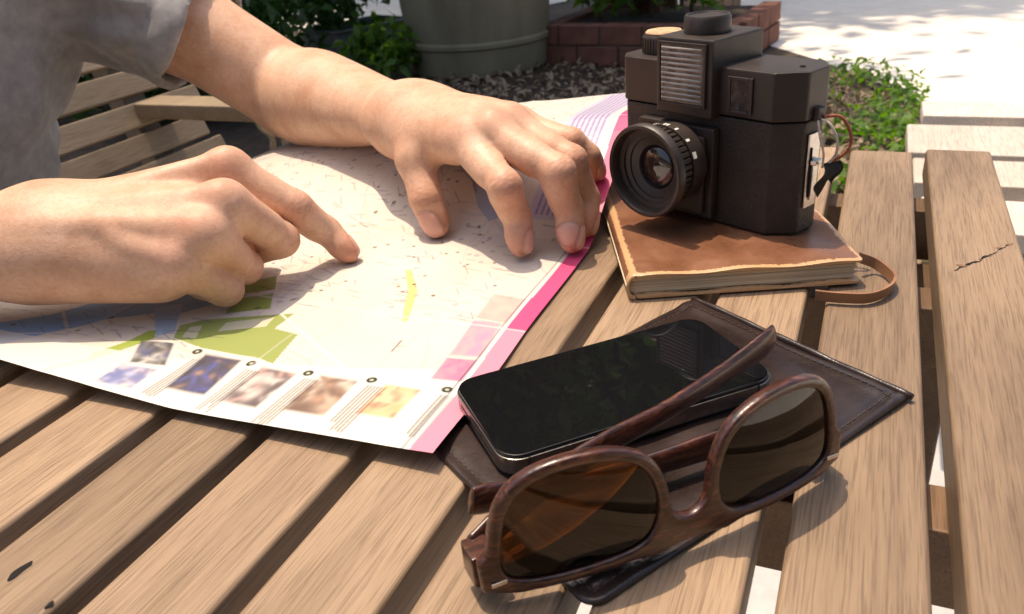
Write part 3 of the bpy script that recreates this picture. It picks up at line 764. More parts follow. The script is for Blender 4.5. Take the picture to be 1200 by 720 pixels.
def smudge(px, cols, seed, a=0.9):
    """out-of-focus colour photograph printed in the quad px"""
    P_ = [map_uv(u, v) for u, v in px]; m = poly_mask(P_)
    o_, ux, uy = np.array(P_[0]), np.array(P_[1]) - np.array(P_[0]), np.array(P_[3]) - np.array(P_[0]); rr_ = np.random.default_rng(seed)
    det = ux[0] * uy[1] - ux[1] * uy[0]; x_, y_ = E1g[m] - o_[0], E2g[m] - o_[1]
    s_, t_ = (x_ * uy[1] - y_ * uy[0]) / det, (ux[0] * y_ - ux[1] * x_) / det
    C = np.array([srgb(*c)[:3] for c in cols]); col = np.repeat(C[:1], len(s_), 0)
    for k in range(40):                                       # soft overlapping patches, like an unsharp print
        cx, cy, rx, ry, an = rr_.random(), rr_.random(), rr_.uniform(.05, .26), rr_.uniform(.03, .13), rr_.uniform(0, 3.1)
        dx, dy = (s_ - cx), (t_ - cy); e = ((dx * math.cos(an) + dy * math.sin(an)) / rx) ** 2 + ((-dx * math.sin(an) + dy * math.cos(an)) / ry) ** 2
        w_ = np.exp(-e * 0.9)[:, None] * 0.85; col = col * (1 - w_) + C[rr_.integers(len(cols))] * w_
    edge = np.clip(np.minimum(np.minimum(s_, 1 - s_), np.minimum(t_, 1 - t_)) / 0.08, 0, 1)[:, None] * a
    canvas[m] = canvas[m] * (1 - edge) + col * edge
    return
    canvas[m] = canvas[m] * (1 - a) + col[m] * a
# faint street blocks
for k, (sc, al) in enumerate(((0.05, .10), (0.02, .07))):
    n_ = lerp_noise(sc, 5 + k); canvas *= (1 - al * (n_[..., None] - 0.2) * np.array([0.35, 0.6, 1.0]))
street = np.random.default_rng(3)
for _ in range(170):
    p = np.array([street.random() * MW, street.random() * MH]); a = street.choice([0.3, 0.3 + math.pi / 2, 0.9, 2.2]) + street.normal(0, .12)
    pts = [p]
    for _k in range(6): a += street.normal(0, .35); pts.append(pts[-1] + np.array([math.cos(a), math.sin(a)]) * street.uniform(.006, .018))
    line_e(pts, float(street.choice([.0007, .0010, .0016])), ((238, 206, 190), (224, 198, 206), (214, 206, 214))[int(street.integers(3))], .42)
# water
poly([(-60, 440), (-60, 398), (0, 392), (60, 374), (120, 352), (205, 343), (275, 330), (290, 345), (215, 368), (195, 366), (135, 376), (70, 396), (20, 418), (-20, 440)], (158, 190, 230))
poly([(180, 362), (215, 356), (205, 392), (184, 398)], (190, 210, 238))
poly([(384, 186), (396, 194), (410, 190), (425, 200), (440, 204), (404, 208), (392, 204)], (208, 204, 226))
line([(300, 206), (345, 203), (385, 209), (420, 208), (470, 216), (520, 214)], .0012, (205, 196, 214), .8)
poly([(555, 242), (575, 250), (590, 268), (574, 270), (562, 262)], (196, 204, 226)); line([(535, 232), (562, 250), (600, 243)], .0010, (170, 178, 210), .8)
# parks
G1 = (172, 184, 104)
poly([(203, 402), (212, 384), (240, 377), (345, 367), (322, 386), (349, 394), (320, 428), (298, 421), (244, 412)], G1)
poly([(214, 398), (224, 386), (238, 384), (230, 400)], (226, 222, 190)); poly([(256, 391), (266, 380), (322, 372), (312, 384)], (232, 226, 196))
poly([(264, 369), (274, 350), (320, 343), (316, 362)], (168, 184, 92)); poly([(276, 345), (284, 330), (324, 322), (322, 338)], (160, 176, 92))
poly([(106, 434), (112, 422), (150, 405), (175, 391), (184, 390), (182, 400), (150, 414)], (176, 194, 88)); line([(60, 448), (108, 432), (150, 412)], .0022, (186, 200, 110))
poly([(470, 374), (474, 354), (478, 340), (475, 318), (482, 316), (489, 340), (484, 356), (477, 373)], (246, 232, 150))
line([(0, 408), (60, 400), (110, 402)], .0016, (240, 226, 220), .9); line([(70, 350), (78, 380), (90, 430)], .0018, (242, 228, 222), .9); line([(330, 300), (320, 360), (400, 430)], .0014, (255, 250, 244), .8)
line([(205, 400), (236, 412), (320, 430)], .0010, (250, 246, 236)); line([(350, 370), (392, 350), (470, 330)], .0009, (244, 220, 200), .6)
line([(457, 411), (469, 397)], .0007, (90, 60, 60)); line([(464, 405), (470, 404)], .0005, (120, 90, 80))
# point markers and unreadable small print
mk = np.random.default_rng(9)
for _ in range(900):
    c = np.array([mk.random() * MW, 0.10 + mk.random() * (MH - 0.10)]); k = mk.integers(6)
    if c[0] < 0.02: continue
    if k == 0: dot_e(c, .0011, ((60, 56, 52), (150, 110, 60), (90, 100, 130))[mk.integers(3)], .8)
    elif k == 1: dot_e(c, .0013, (110, 120, 140), .8, ring=.0006)
    else:
        a = 0.05 + mk.normal(0, .04) + (mk.random() < .3) * 0.9; L_ = mk.uniform(.003, .010)
        st = 0
        while st < L_:
            w_ = mk.uniform(.0008, .0018); d = np.array([math.cos(a), math.sin(a)])
            line_e([c + d * st, c + d * (st + w_)], .0007, ((120, 110, 110), (150, 120, 110), (120, 120, 150))[mk.integers(3)], .6); st += w_ + .0007
for _ in range(260):
    c = np.array([0.13 + mk.random() * 0.19, 0.03 + mk.random() * 0.20]); L_ = mk.uniform(.004, .012); a = mk.choice([-.12, .45]); d = np.array([math.cos(a), math.sin(a)])
    line_e([c, c + d * L_], .0008, ((96, 90, 96), (130, 104, 110), (110, 120, 150))[mk.integers(3)], .5)
for _ in range(26):
    c = (0.12 + mk.random() * 0.2, 0.03 + mk.random() * 0.2); dot_e(c, .0014, (58, 54, 48), .9); dot_e(c, .0006, (190, 190, 120), .9)
# printed pictures along the foot of the sheet, with text columns and numbered spots
base_strip = poly_mask([(0.0, -.01), (MW, -.01), (MW, 0.018), (0.150, 0.034), (0.06, 0.052), (0.0, 0.066)]); paint(base_strip, (252, 248, 240), .75)
smudge([(152, 432), (166, 402), (228, 408), (196, 434)], [(60, 60, 70), (150, 145, 140), (230, 225, 215), (90, 100, 150)], 21)
smudge([(112, 458), (146, 432), (192, 436), (156, 464)], [(120, 130, 190), (200, 205, 235), (240, 225, 225), (170, 150, 160)], 22)
smudge([(192, 460), (242, 416), (290, 425), (240, 468)], [(30, 28, 50), (52, 52, 120), (70, 80, 170), (200, 150, 110), (40, 40, 90)], 23)
smudge([(254, 474), (308, 430), (356, 437), (298, 484)], [(90, 70, 74), (196, 180, 176), (240, 226, 216), (214, 170, 160)], 24)
smudge([(324, 486), (374, 440), (420, 445), (374, 496)], [(120, 84, 66), (224, 196, 172), (246, 228, 208), (214, 164, 130)], 25)
smudge([(408, 492), (448, 452), (496, 454), (452, 500)], [(248, 214, 160), (246, 196, 140), (238, 130, 104), (250, 226, 180)], 26)
for (u, v) in ((232, 415), (295, 429), (360, 439), (432, 448), (517, 459)):
    c = map_uv(u, v); dot_e(c, .0024, (52, 58, 44)); dot_e(c, .0009, (216, 220, 190))
def column(u, v, nrows, L_, col=(74, 66, 66)):
    c0 = np.array(map_uv(u, v))
    for r_ in range(nrows):
        st = 0; tot = L_ * mk.uniform(.75, 1)
        while st < tot:
            w_ = mk.uniform(.001, .0035)
            line_e([c0 + np.array([-r_ * .0016, st * 1.0 - 0.0]) * np.array([1, -1]), c0 + np.array([-r_ * .0016, -(st + w_)])], .0008, col, .75); st += w_ + .0008
for (u, v, k_) in ((228, 424, 5), (290, 436, 5), (356, 446, 5), (428, 455, 6), (510, 466, 6)): column(u, v, k_, .036)
# pink frame, double rule, tinted panels
smudge([(497, 447), (520, 418), (560, 420), (537, 450)], [(222, 140, 170), (206, 120, 170), (232, 160, 180)], 31)
smudge([(520, 418), (555, 372), (597, 380), (560, 420)], [(236, 176, 190), (218, 160, 196), (240, 186, 188)], 32)
smudge([(555, 372), (578, 342), (617, 350), (597, 380)], [(246, 196, 186), (244, 186, 180), (250, 206, 192)], 33)
pk = poly_mask([(-.01, -.01), (.0090, -.01), (.0098, .105), (.0092, .205), (.0105, .30), (.0105, MH + .01), (-.01, MH + .01)])
paint(pk & (E2g < .105), (250, 162, 186)); paint(pk & (E2g >= .105), (246, 92, 146))
line_e([(.0105, 0), (.0112, .105), (.0105, .205), (.012, MH)], .0012, (252, 246, 240)); line_e([(.0122, 0), (.0128, .105), (.0120, .205)], .0005, (70, 60, 70)); 
line_e([(0, .105), (MW, .105)], .0011, (252, 240, 236), .8); line_e([(0, .2035), (MW, .2035)], .0012, (252, 240, 236), .8); line_e([(0, .307), (MW, .307)], .0011, (246, 232, 228), .8)
pv = poly_mask([(.016, .222), (.046, .222), (.046, .400), (.016, .400)]); paint(pv, (222, 212, 232), .9)
for r_ in range(7):
    st = .226
    while st < .396:
        w_ = mk.uniform(.003, .010); line_e([(.019 + r_ * .0036, st), (.019 + r_ * .0036, st + w_)], .0015, (150, 128, 186), .8); st += w_ + .0016
paint(poly_mask([(.048, .222), (.054, .222), (.054, .232), (.048, .232)]), (70, 66, 60), .8)
for c in (.109, .218): line_e([(c, 0), (c, MH)], .0007, (236, 226, 216), .6)
Zg = map_z(E1g, E2g)
skew = -0.0062 * np.clip(1 - E2g / 0.105, 0, 1) * np.clip(1 - E1g / .1, 0, 1)
XY = A0[None, None] - N2 * (E1g + skew)[..., None] + D2 * E2g[..., None]
map_base = np.array([A0[0], A0[1], 0.0])
mv = np.concatenate([XY - A0, Zg[..., None]], -1).reshape(-1, 3)
idx = np.arange(nx * ny).reshape(ny, nx)
mq = np.stack([idx[:-1, :-1], idx[1:, :-1], idx[1:, 1:], idx[:-1, 1:]], -1).reshape(-1, 4)
PAPER, t, bs = new_mat('printed_paper')
at = node(t, 'ShaderNodeAttribute', attribute_name='print'); t.links.new(at.outputs['Color'], bs.inputs['Base Color'])
bs.inputs['Roughness'].default_value = 0.42; bs.inputs['Specular IOR Level'].default_value = 0.35
tc = node(t, 'ShaderNodeTexCoord'); nz = node(t, 'ShaderNodeTexNoise', Scale=60, Detail=3); t.links.new(tc.outputs['Object'], nz.inputs['Vector'])
bp = node(t, 'ShaderNodeBump', Strength=0.08, Distance=0.002); t.links.new(nz.outputs['Fac'], bp.inputs['Height']); t.links.new(bp.outputs[0], bs.inputs['Normal'])
paper = mesh_obj('city_map', mv, mq, PAPER); paper.location = map_base
tag(paper, 'unfolded paper city map with pink border and printed pictures lying on the table', 'map')
ca = paper.data.color_attributes.new('print', 'FLOAT_COLOR', 'POINT')
ca.data.foreach_set('color', np.concatenate([np.clip(canvas, 0, 1) * 0.66, np.ones((ny, nx, 1))], -1).astype(np.float32).ravel())

# ------------------------------------------------------------------ book
def leather_mat(name, c1, c2, worn=None, rough=0.34, scale=55, bump=0.3):
    m, t, bs = new_mat(name); tc = node(t, 'ShaderNodeTexCoord')
    a = node(t, 'ShaderNodeTexNoise', Scale=scale, Detail=7, Roughness=0.65); t.links.new(tc.outputs['Object'], a.inputs['Vector'])
    r_ = ramp(t, [(0.3, c1), (0.7, c2)]); t.links.new(a.outputs['Fac'], r_.inputs[0]); col = r_.outputs[0]
    if worn:
        at = node(t, 'ShaderNodeAttribute', attribute_name='wear')
        n2 = node(t, 'ShaderNodeTexNoise', Scale=260, Detail=6, Roughness=0.75); t.links.new(tc.outputs['Object'], n2.inputs['Vector'])
        s_ = node(t, 'ShaderNodeMath', operation='MULTIPLY_ADD'); t.links.new(n2.outputs['Fac'], s_.inputs[0]); s_.inputs[1].default_value = 1.25; t.links.new(at.outputs['Fac'], s_.inputs[2])
        w_ = ramp(t, [(0.93, (0, 0, 0)), (1.0, (1, 1, 1))]); sc = node(t, 'ShaderNodeMath', operation='MULTIPLY'); sc.inputs[1].default_value = 0.80
        t.links.new(s_.outputs[0], sc.inputs[0]); t.links.new(sc.outputs[0], w_.inputs[0])
        mx = node(t, 'ShaderNodeMix', data_type='RGBA'); t.links.new(w_.outputs[0], mx.inputs[0]); t.links.new(col, mx.inputs[6]); mx.inputs[7].default_value = (*worn, 1); col = mx.outputs[2]
    t.links.new(col, bs.inputs['Base Color'])
    rr = ramp(t, [(0.3, (rough * 0.8,) * 3), (0.7, (rough * 1.5,) * 3)]); t.links.new(a.outputs['Fac'], rr.inputs[0]); t.links.new(rr.outputs[0], bs.inputs['Roughness'])
    v = node(t, 'ShaderNodeTexVoronoi', Scale=1300); t.links.new(tc.outputs['Object'], v.inputs['Vector'])
    b1 = node(t, 'ShaderNodeBump', Strength=bump, Distance=0.0003); t.links.new(v.outputs['Distance'], b1.inputs['Height'])
    b2 = node(t, 'ShaderNodeBump', Strength=0.3, Distance=0.0015); t.links.new(a.outputs['Fac'], b2.inputs['Height']); t.links.new(b1.outputs[0], b2.inputs['Normal']); t.links.new(b2.outputs[0], bs.inputs['Normal'])
    return m
BK_A = math.atan2(-0.0040, 0.1125)
BW, BD, BH = 0.1135, 0.152, 0.0138
book = thing('leather_notebook', 'worn brown leather-bound notebook lying under the black camera', 'notebook',
             Matrix.Translation(Vector((0.0608, 0.3635, 0.0008))) @ rot_z(BK_A))
COVER = leather_mat('worn_brown_leather', (0.145, 0.060, 0.030), (0.235, 0.105, 0.055), worn=(0.52, 0.31, 0.155), rough=0.30)
def cover_sheet(name, z0, th, parent):
    """a cover board as a gridded slab with a wear mask rising towards its edges"""
    ns, nt_ = 70, 90; V, Fc, wear = [], [], []
    for side in (0, 1):
        for j in range(nt_):
            for i in range(ns):
                s_, t_ = i / (ns - 1), j / (nt_ - 1); x, y = s_ * BW, t_ * BD
                e = min(x, BW - x, y, BD - y)
                wob = 0.0006 * math.sin(x * 140 + y * 90)
                rnd = max(0, 0.0012 - e); z = z0 + (th - rnd * 0.5 if side else rnd * 0.5)
                r_c = 0.004                                     # rounded corners
                cx, cy = min(max(x, r_c), BW - r_c), min(max(y, r_c), BD - r_c); dx, dy = x - cx, y - cy
                k = max(abs(dx), abs(dy)); L_ = math.hypot(dx, dy)
                if L_ > 1e-9 and abs(dx) > 1e-9 and abs(dy) > 1e-9: dx, dy = dx * k / L_, dy * k / L_
                V.append((cx + dx, cy + dy, z + (wob if side else 0))); wear.append(max(0.0, 1 - e / 0.0050))
    o_ = ns * nt_
    for j in range(nt_ - 1):
        for i in range(ns - 1):
            a = j * ns + i; Fc.append((a, a + ns, a + ns + 1, a + 1)); Fc.append((o_ + a, o_ + a + 1, o_ + a + ns + 1, o_ + a + ns))
    rim = [i for i in range(ns)] + [j * ns + ns - 1 for j in range(1, nt_)] + [(nt_ - 1) * ns + i for i in range(ns - 2, -1, -1)] + [j * ns for j in range(nt_ - 2, 0, -1)]
    for a, b in zip(rim, rim[1:] + rim[:1]): Fc.append((a, b, o_ + b, o_ + a))
    o = mesh_obj(name, V, Fc, COVER, parent, sharp=60)
    at_ = o.data.attributes.new('wear', 'FLOAT', 'POINT'); at_.data.foreach_set('value', np.array(wear, dtype=np.float32))
    return o
cover_sheet('front_cover', BH - 0.0024, 0.0022, book); cover_sheet('back_cover', 0.0002, 0.0022, book)
# spine: half-round leather strip on the left
sp, wr = [], []
nsp = 14
V, Fc = [], []
for j in range(60):
    y = BD * j / 59
    for i in range(nsp):
        a = math.pi * i / (nsp - 1); r_ = BH / 2 - 0.0001
        for q, rr in enumerate((r_, r_ - 0.0018)):
            V.append((0.0012 - rr * math.sin(a) * 0.62 + 0.0, y, BH / 2 - rr * math.cos(a))); wr.append((0.9 if i in (0, 1, 2, nsp - 1, nsp - 2, nsp - 3) else 0.25) if 2 < j < 57 else 1.0)
for j in range(59):
    for i in range(nsp - 1):
        a = (j * nsp + i) * 2; b = a + 2; c = a + nsp * 2; d = c + 2
        Fc.append((a, b, d, c)); Fc.append((a + 1, c + 1, d + 1, b + 1))
for j in (0, 59):
    for i in range(nsp - 1):
        a = (j * nsp + i) * 2; Fc.append((a, a + 1, a + 3, a + 2))
o = mesh_obj('spine', V, Fc, COVER, book); at_ = o.data.attributes.new('wear', 'FLOAT', 'POINT'); at_.data.foreach_set('value', np.array(wr, dtype=np.float32))
# page block with layered edges
PAGES, t, bs = new_mat('page_edges'); tc = node(t, 'ShaderNodeTexCoord'); mp = node(t, 'ShaderNodeMapping'); mp.inputs['Scale'].default_value = (6, 6, 2600); t.links.new(tc.outputs['Object'], mp.inputs['Vector'])
nz = node(t, 'ShaderNodeTexNoise', Scale=1.0, Detail=3); t.links.new(mp.outputs[0], nz.inputs['Vector'])
r_ = ramp(t, [(0.35, (0.52, 0.40, 0.26)), (0.6, (0.82, 0.70, 0.52))]); t.links.new(nz.outputs['Fac'], r_.inputs[0]); t.links.new(r_.outputs[0], bs.inputs['Base Color'])
bp = node(t, 'ShaderNodeBump', Strength=0.6, Distance=0.0005); t.links.new(nz.outputs['Fac'], bp.inputs['Height']); t.links.new(bp.outputs[0], bs.inputs['Normal']); bs.inputs['Roughness'].default_value = 0.85
bm = bm_prism([(0.0018, 0.0022), (BW - 0.0030, 0.0022), (BW - 0.0030, BD - 0.0022), (0.0018, BD - 0.0022)], 0.0026, BH - 0.0026)
pv_ = [v.co.copy() for v in bm.verts]; bm.free()
V, Fc = [], []
npg = 44
for k in range(npg):                                          # gatherings of leaves, each a hair different
    z0 = 0.00245 + (BH - 0.0049) * k / npg; z1 = 0.00245 + (BH - 0.0049) * (k + 0.86) / npg
    bow = 0.0042 * (1 - abs(2 * (k + .5) / npg - 1) ** 2.2)
    x0 = 0.0010 - bow; x1 = BW - 0.0034 - random.uniform(0, .0007); y0 = 0.0022 + random.uniform(0, .0006); y1 = BD - 0.0024
    b_ = len(V); V += [(x, y, z) for z in (z0, z1) for (x, y) in ((x0, y0), (x1, y0), (x1, y1), (x0, y1))]
    Fc += [tuple(b_ + i for i in f) for f in ((3, 2, 1, 0), (4, 5, 6, 7), (0, 1, 5, 4), (1, 2, 6, 5), (2, 3, 7, 6), (3, 0, 4, 7))]
mesh_obj('page_block', V, Fc, PAGES, book, smooth=False)
# closing strap: a leather band standing on edge, looping out past the fore edge
STRAP = leather_mat('tan_strap_leather', (0.20, 0.095, 0.045), (0.30, 0.155, 0.08), rough=0.45)
inv = book.matrix_world.inverted()
ctrl = [W(955, 349, .002), W(985, 352, .002), W(1018, 352, .002), W(1040, 343, .002), W(1046, 332, .002), W(1038, 322, .002), W(1024, 312, .004), W(1008, 306, .008)]
ctrl = [inv @ Vector(c) for c in ctrl]
def spline(pts, n=10):
    out = []; P_ = [pts[0]] + list(pts) + [pts[-1]]
    for i in range(1, len(P_) - 2):
        p0, p1, p2, p3 = P_[i - 1], P_[i], P_[i + 1], P_[i + 2]
        for k in range(n):
            t_ = k / n; out.append(0.5 * ((2 * p1) + (p2 - p0) * t_ + (2 * p0 - 5 * p1 + 4 * p2 - p3) * t_ ** 2 + (3 * p1 - p0 - 3 * p2 + p3) * t_ ** 3))
    out.append(P_[-2]); return out
path = spline(ctrl, 8); V, Fc = [], []
for i, p in enumerate(path):
    d = (path[min(i + 1, len(path) - 1)] - path[max(i - 1, 0)]).normalized(); s_ = Vector((d.y, -d.x, 0)).normalized() * 0.0007
    lean = Vector((s_.x, s_.y, 0)).normalized() * 0.0008
    for (a, z) in ((-1, 0), (1, 0), (1, .0056), (-1, .0056)): V.append(tuple(p + s_ * a + Vector((0, 0, z - 0.0012)) + lean * (1 if z else 0)))
for i in range(len(path) - 1):
    for k in range(4): Fc.append((i * 4 + k, i * 4 + (k + 1) % 4, i * 4 + 4 + (k + 1) % 4, i * 4 + 4 + k))
Fc += [(3, 2, 1, 0), tuple(len(V) - 4 + k for k in range(4))]
mesh_obj('strap_loop', V, Fc, STRAP, book, sharp=40)

# ------------------------------------------------------------------ medium-format camera
TH = math.radians(52)
H_MW = Matrix.Translation(Vector((0.136, 0.397, 0.0008 + BH + 0.0010))) @ rot_z(-TH)
film_cam = thing('film_camera', 'black plastic film camera with square flash and ribbed lens standing on the notebook', 'camera', H_MW)
PLASTIC = noise_mat('black_plastic', (0.026, 0.019, 0.016), (0.040, 0.028, 0.024), rough=0.38, scale=60, bump=0.12, bscale=1500, rough2=0.5)
GRAINED = noise_mat('black_leatherette', (0.022, 0.015, 0.012), (0.038, 0.026, 0.021), rough=0.5, scale=90, bump=0.8, bscale=800, dist=0.0008)
SILVER = noise_mat('brushed_metal', (0.55, 0.53, 0.50), (0.72, 0.70, 0.66), rough=0.28, scale=200, bump=0.05, metal=1.0, stretch=(1, 1, 12))
WHITE_INK = noise_mat('white_ink', (0.72, 0.70, 0.66), (0.8, 0.78, 0.74), rough=0.6, bump=0)
WORN_TOP = noise_mat('worn_tan_top', (0.36, 0.22, 0.11), (0.60, 0.44, 0.27), rough=0.8, scale=240, bump=0.5)
def bevel_outline(pts): return pts
OUT = [(-0.096, 0.000), (0.000, 0.000), (0.0125, 0.0110), (0.0125, 0.0270), (0.004, 0.037), (-0.092, 0.037), (-0.103, 0.028), (-0.103, 0.008)]
HH = 0.0845
def grow(pts, g):
    cx = sum(p[0] for p in pts) / len(pts); cy = sum(p[1] for p in pts) / len(pts)
    return [(cx + (x - cx) * (1 + g / abs(x - cx) if abs(x - cx) > 1e-6 else 1), cy + (y - cy) * (1 + g / abs(y - cy) if abs(y - cy) > 1e-6 else 1)) for x, y in pts]
bm_obj('body', bm_prism(OUT, 0.0, 0.0595, bev=0.0016), GRAINED, film_cam)
bm_obj('top_cover', bm_prism(grow(OUT, 0.0008), 0.0600, HH, bev=0.0014), PLASTIC, film_cam)
flash = bm_obj('flash_housing', bm_prism([(-0.068, -0.0075), (-0.031, -0.0075), (-0.031, 0.036), (-0.068, 0.036)], 0.0585, 0.0985, bev=0.0016), PLASTIC, film_cam)
FLASH_G, t, bs = new_mat('flash_window'); bs.inputs['Base Color'].default_value = (0.20, 0.17, 0.15, 1); bs.inputs['Roughness'].default_value = 0.18
tc = node(t, 'ShaderNodeTexCoord'); nz = node(t, 'ShaderNodeTexNoise', Scale=120, Detail=3); t.links.new(tc.outputs['Object'], nz.inputs['Vector'])
rp_ = ramp(t, [(0.4, (0.10, 0.085, 0.075)), (0.65, (0.26, 0.22, 0.19))]); t.links.new(nz.outputs['Fac'], rp_.inputs[0]); t.links.new(rp_.outputs[0], bs.inputs['Base Color'])
fw_ = box('flash_window', (-0.0635, -0.0355, -0.0088, -0.0080, 0.0655, 0.0950), FLASH_G, film_cam, bev=0.0003)
RIB_M = noise_mat('clear_ribs', (0.30, 0.27, 0.25), (0.46, 0.42, 0.39), rough=0.15, scale=80, bump=0)
for k in range(11):                                           # ribs of the flash diffuser
    z = 0.0675 + k * 0.0026
    V, Fc = tube([(-0.0625, -0.0090, z), (-0.0365, -0.0090, z)], 0.0007, 6); mesh_obj('rib', V, Fc, RIB_M, fw_)
for (a, b, c, d) in ((-0.0650, -0.0635, 0.064, 0.0965), (-0.0355, -0.0340, 0.064, 0.0965)): box('frame', (a, b, -0.0094, -0.0077, c, d), PLASTIC, fw_, bev=0.0003)
for (c, d) in ((0.064, 0.0655), (0.0950, 0.0965)): box('frame', (-0.0634, -0.0356, -0.0094, -0.0077, c, d), PLASTIC, fw_, bev=0.0003)
# viewfinder
GLASS_D, t, bs = new_mat('viewfinder_glass'); bs.inputs['Base Color'].default_value = (0.05, 0.045, 0.045, 1); bs.inputs['Roughness'].default_value = 0.05
tc = node(t, 'ShaderNodeTexCoord'); nz = node(t, 'ShaderNodeTexNoise', Scale=300, Detail=2); t.links.new(tc.outputs['Object'], nz.inputs['Vector'])
rp_ = ramp(t, [(0.40, (0.03, 0.026, 0.025)), (0.75, (0.09, 0.08, 0.076))]); t.links.new(nz.outputs['Fac'], rp_.inputs[0]); t.links.new(rp_.outputs[0], bs.inputs['Base Color'])
vf = box('viewfinder', (-0.0235, -0.0125, -0.0016, -0.0007, 0.0640, 0.0790), GLASS_D, film_cam, bev=0.0003)
for lims in ((-0.0255, -0.0235, -0.0022, -0.0006, .0622, .0808), (-0.0125, -0.0105, -0.0022, -0.0006, .0622, .0808), (-0.0234, -0.0126, -0.0022, -0.0006, .0622, .0640), (-0.0234, -0.0126, -0.0022, -0.0006, .0790, .0808)):
    box('frame', lims, PLASTIC, vf, bev=0.0004)
# raised lens panel and step under the flash
bm_obj('lens_panel', bm_prism([(-0.082, -0.006), (-0.030, -0.006), (-0.030, -0.0002), (-0.082, -0.0002)], 0.003, 0.0535, bev=0.0014), PLASTIC, film_cam)
pan = bm_obj('shutter_panel', bm_prism([(-0.079, -0.0095), (-0.034, -0.0095), (-0.034, -0.0062), (-0.079, -0.0062)], 0.006, 0.0490, bev=0.0012), PLASTIC, film_cam)
for i in range(9): box('mark', (-0.060 + i * 0.0028, -0.0585 + i * 0.0028 + 0.0000, -0.0100, -0.00965, 0.0462, 0.0476), SILVER, pan)
# lens, axis along local -y
LC = Vector((-0.0515, -0.0096, 0.0345))
LM = Matrix.Translation(LC) @ Matrix.Rotation(math.radians(90), 4, 'X')   # local z of the lathe -> -y
def lathe_part(name, prof, m, parent, n=64, mw=None):
    o = mesh_obj(name, *lathe(prof, n), m, parent, sharp=40); o.matrix_local = mw if mw is not None else Matrix(); return o
lens = lathe_part('lens', [(r_ * (0.965 if z_ < 0.0206 else 0.925), z_) for r_, z_ in [(0.0, 0.0), (0.0215, 0.0), (0.0215, 0.007), (0.0225, 0.0072), (0.0225, 0.0118), (0.0205, 0.012), (0.0205, 0.0205), (0.0262, 0.0215), (0.0272, 0.0225), (0.0272, 0.0262), (0.0264, 0.0272),
                            (0.0246, 0.0272), (0.0240, 0.0262), (0.0236, 0.0215), (0.0205, 0.0212), (0.0203, 0.0200), (0.0172, 0.0190), (0.0170, 0.0180), (0.0125, 0.0165), (0.0123, 0.0155), (0.0, 0.0155)]], PLASTIC, film_cam, mw=LM)
for i in range(40):                                           # ribbed focus grip
    a = 2 * math.pi * i / 40; w_ = 0.0012
    bm = bm_box(0.0196, 0.0214, -w_, w_, 0.0126, 0.0203, bev=0.0003, seg=1)
    o = bm_obj('grip_rib', bm, PLASTIC, lens); o.rotation_euler = (0, 0, a)
glass_m, t, bs = new_mat('lens_glass'); bs.inputs['Base Color'].default_value = (0.012, 0.008, 0.010, 1); bs.inputs['Roughness'].default_value = 0.03; bs.inputs['Coat Weight'].default_value = 1.0
g_prof = [(0.0121 * math.sin(a), 0.0156 + 0.0034 * math.cos(a)) for a in np.linspace(0, math.pi / 2, 10)]
o = mesh_obj('front_element', *lathe(g_prof, 48), glass_m, lens)
for (a0, wd_, h_) in ((0.62, .0042, .0034), (0.98, .0012, .0026), (1.07, .0012, .0026), (1.34, .0012, .0026), (0.30, .0012, .0026), (0.22, .0018, .0026), (1.75, .0015, .0026), (2.15, .0035, .0026), (-0.3, .0018, .0026), (-0.75, .003, .0026)):
    bm = bm_box(0.02160, 0.02195, -wd_ / 2, wd_ / 2, 0.0118 - h_ - 0.0008, 0.0110); o = bm_obj('distance_mark', bm, WHITE_INK, lens); o.rotation_euler = (0, 0, math.pi - a0 - 0.6)
# knobs on the top
kn = lathe_part('shutter_dial', [(0, 0), (0.0122, 0), (0.0122, 0.0075), (0.0114, 0.0088), (0.0105, 0.0088), (0.0100, 0.0080), (0, 0.0080)], PLASTIC, film_cam, mw=Matrix.Translation((-0.0505, 0.013, 0.0987)))
kw = lathe_part('winding_knob', [(0, 0), (0.0118, 0), (0.0118, 0.0088), (0.0110, 0.0098), (0, 0.0098)], PLASTIC, film_cam, mw=Matrix.Translation((-0.0850, 0.019, HH + 0.0002)))
lathe_part('knob_top', [(0, 0.0099), (0.0100, 0.0099), (0.0104, 0.0108), (0.0096, 0.0116), (0, 0.0118)], WORN_TOP, kw, 40)
for i in range(36):
    a = 2 * math.pi * i / 36; o = bm_obj('rib', bm_box(0.0116, 0.0122, -.0005, .0005, .0006, .0084), PLASTIC, kw, smooth=False); o.rotation_euler = (0, 0, a)
lathe_part('cable_socket', [(0, 0), (0.0016, 0), (0.0014, 0.0003), (0, 0.0003)], BLACK_HOLE, film_cam, 16, Matrix.Translation((0.004, 0.018, HH + 0.0003)))
# metal side clip with strap lug and a frayed cord
clip = box('side_clip', (0.0128, 0.0140, 0.0135, 0.0235, 0.0140, 0.0530), SILVER, film_cam, bev=0.0004)
box('spring', (0.0142, 0.0152, 0.0165, 0.0205, 0.0180, 0.0400), SILVER, clip, bev=0.0003); box('slot', (0.0142, 0.0146, 0.0150, 0.0160, 0.0200, 0.0460), BLACK_HOLE, clip)
box('catch', (0.0142, 0.0172, 0.0150, 0.0220, 0.0370, 0.0395), SILVER, clip, bev=0.0004)
box('strap_lug', (0.0128, 0.0165, 0.0155, 0.0220, 0.0590, 0.0660), PLASTIC, film_cam, bev=0.0008)
CORD1 = noise_mat('pale_cord', (0.42, 0.36, 0.30), (0.60, 0.54, 0.46), rough=0.8, scale=500); CORD2 = noise_mat('red_cord', (0.22, 0.06, 0.035), (0.34, 0.11, 0.06), rough=0.8, scale=500)
CLOTHB = noise_mat('black_webbing', (0.012, 0.011, 0.010), (0.03, 0.026, 0.024), rough=0.9, scale=600, bump=0.6)
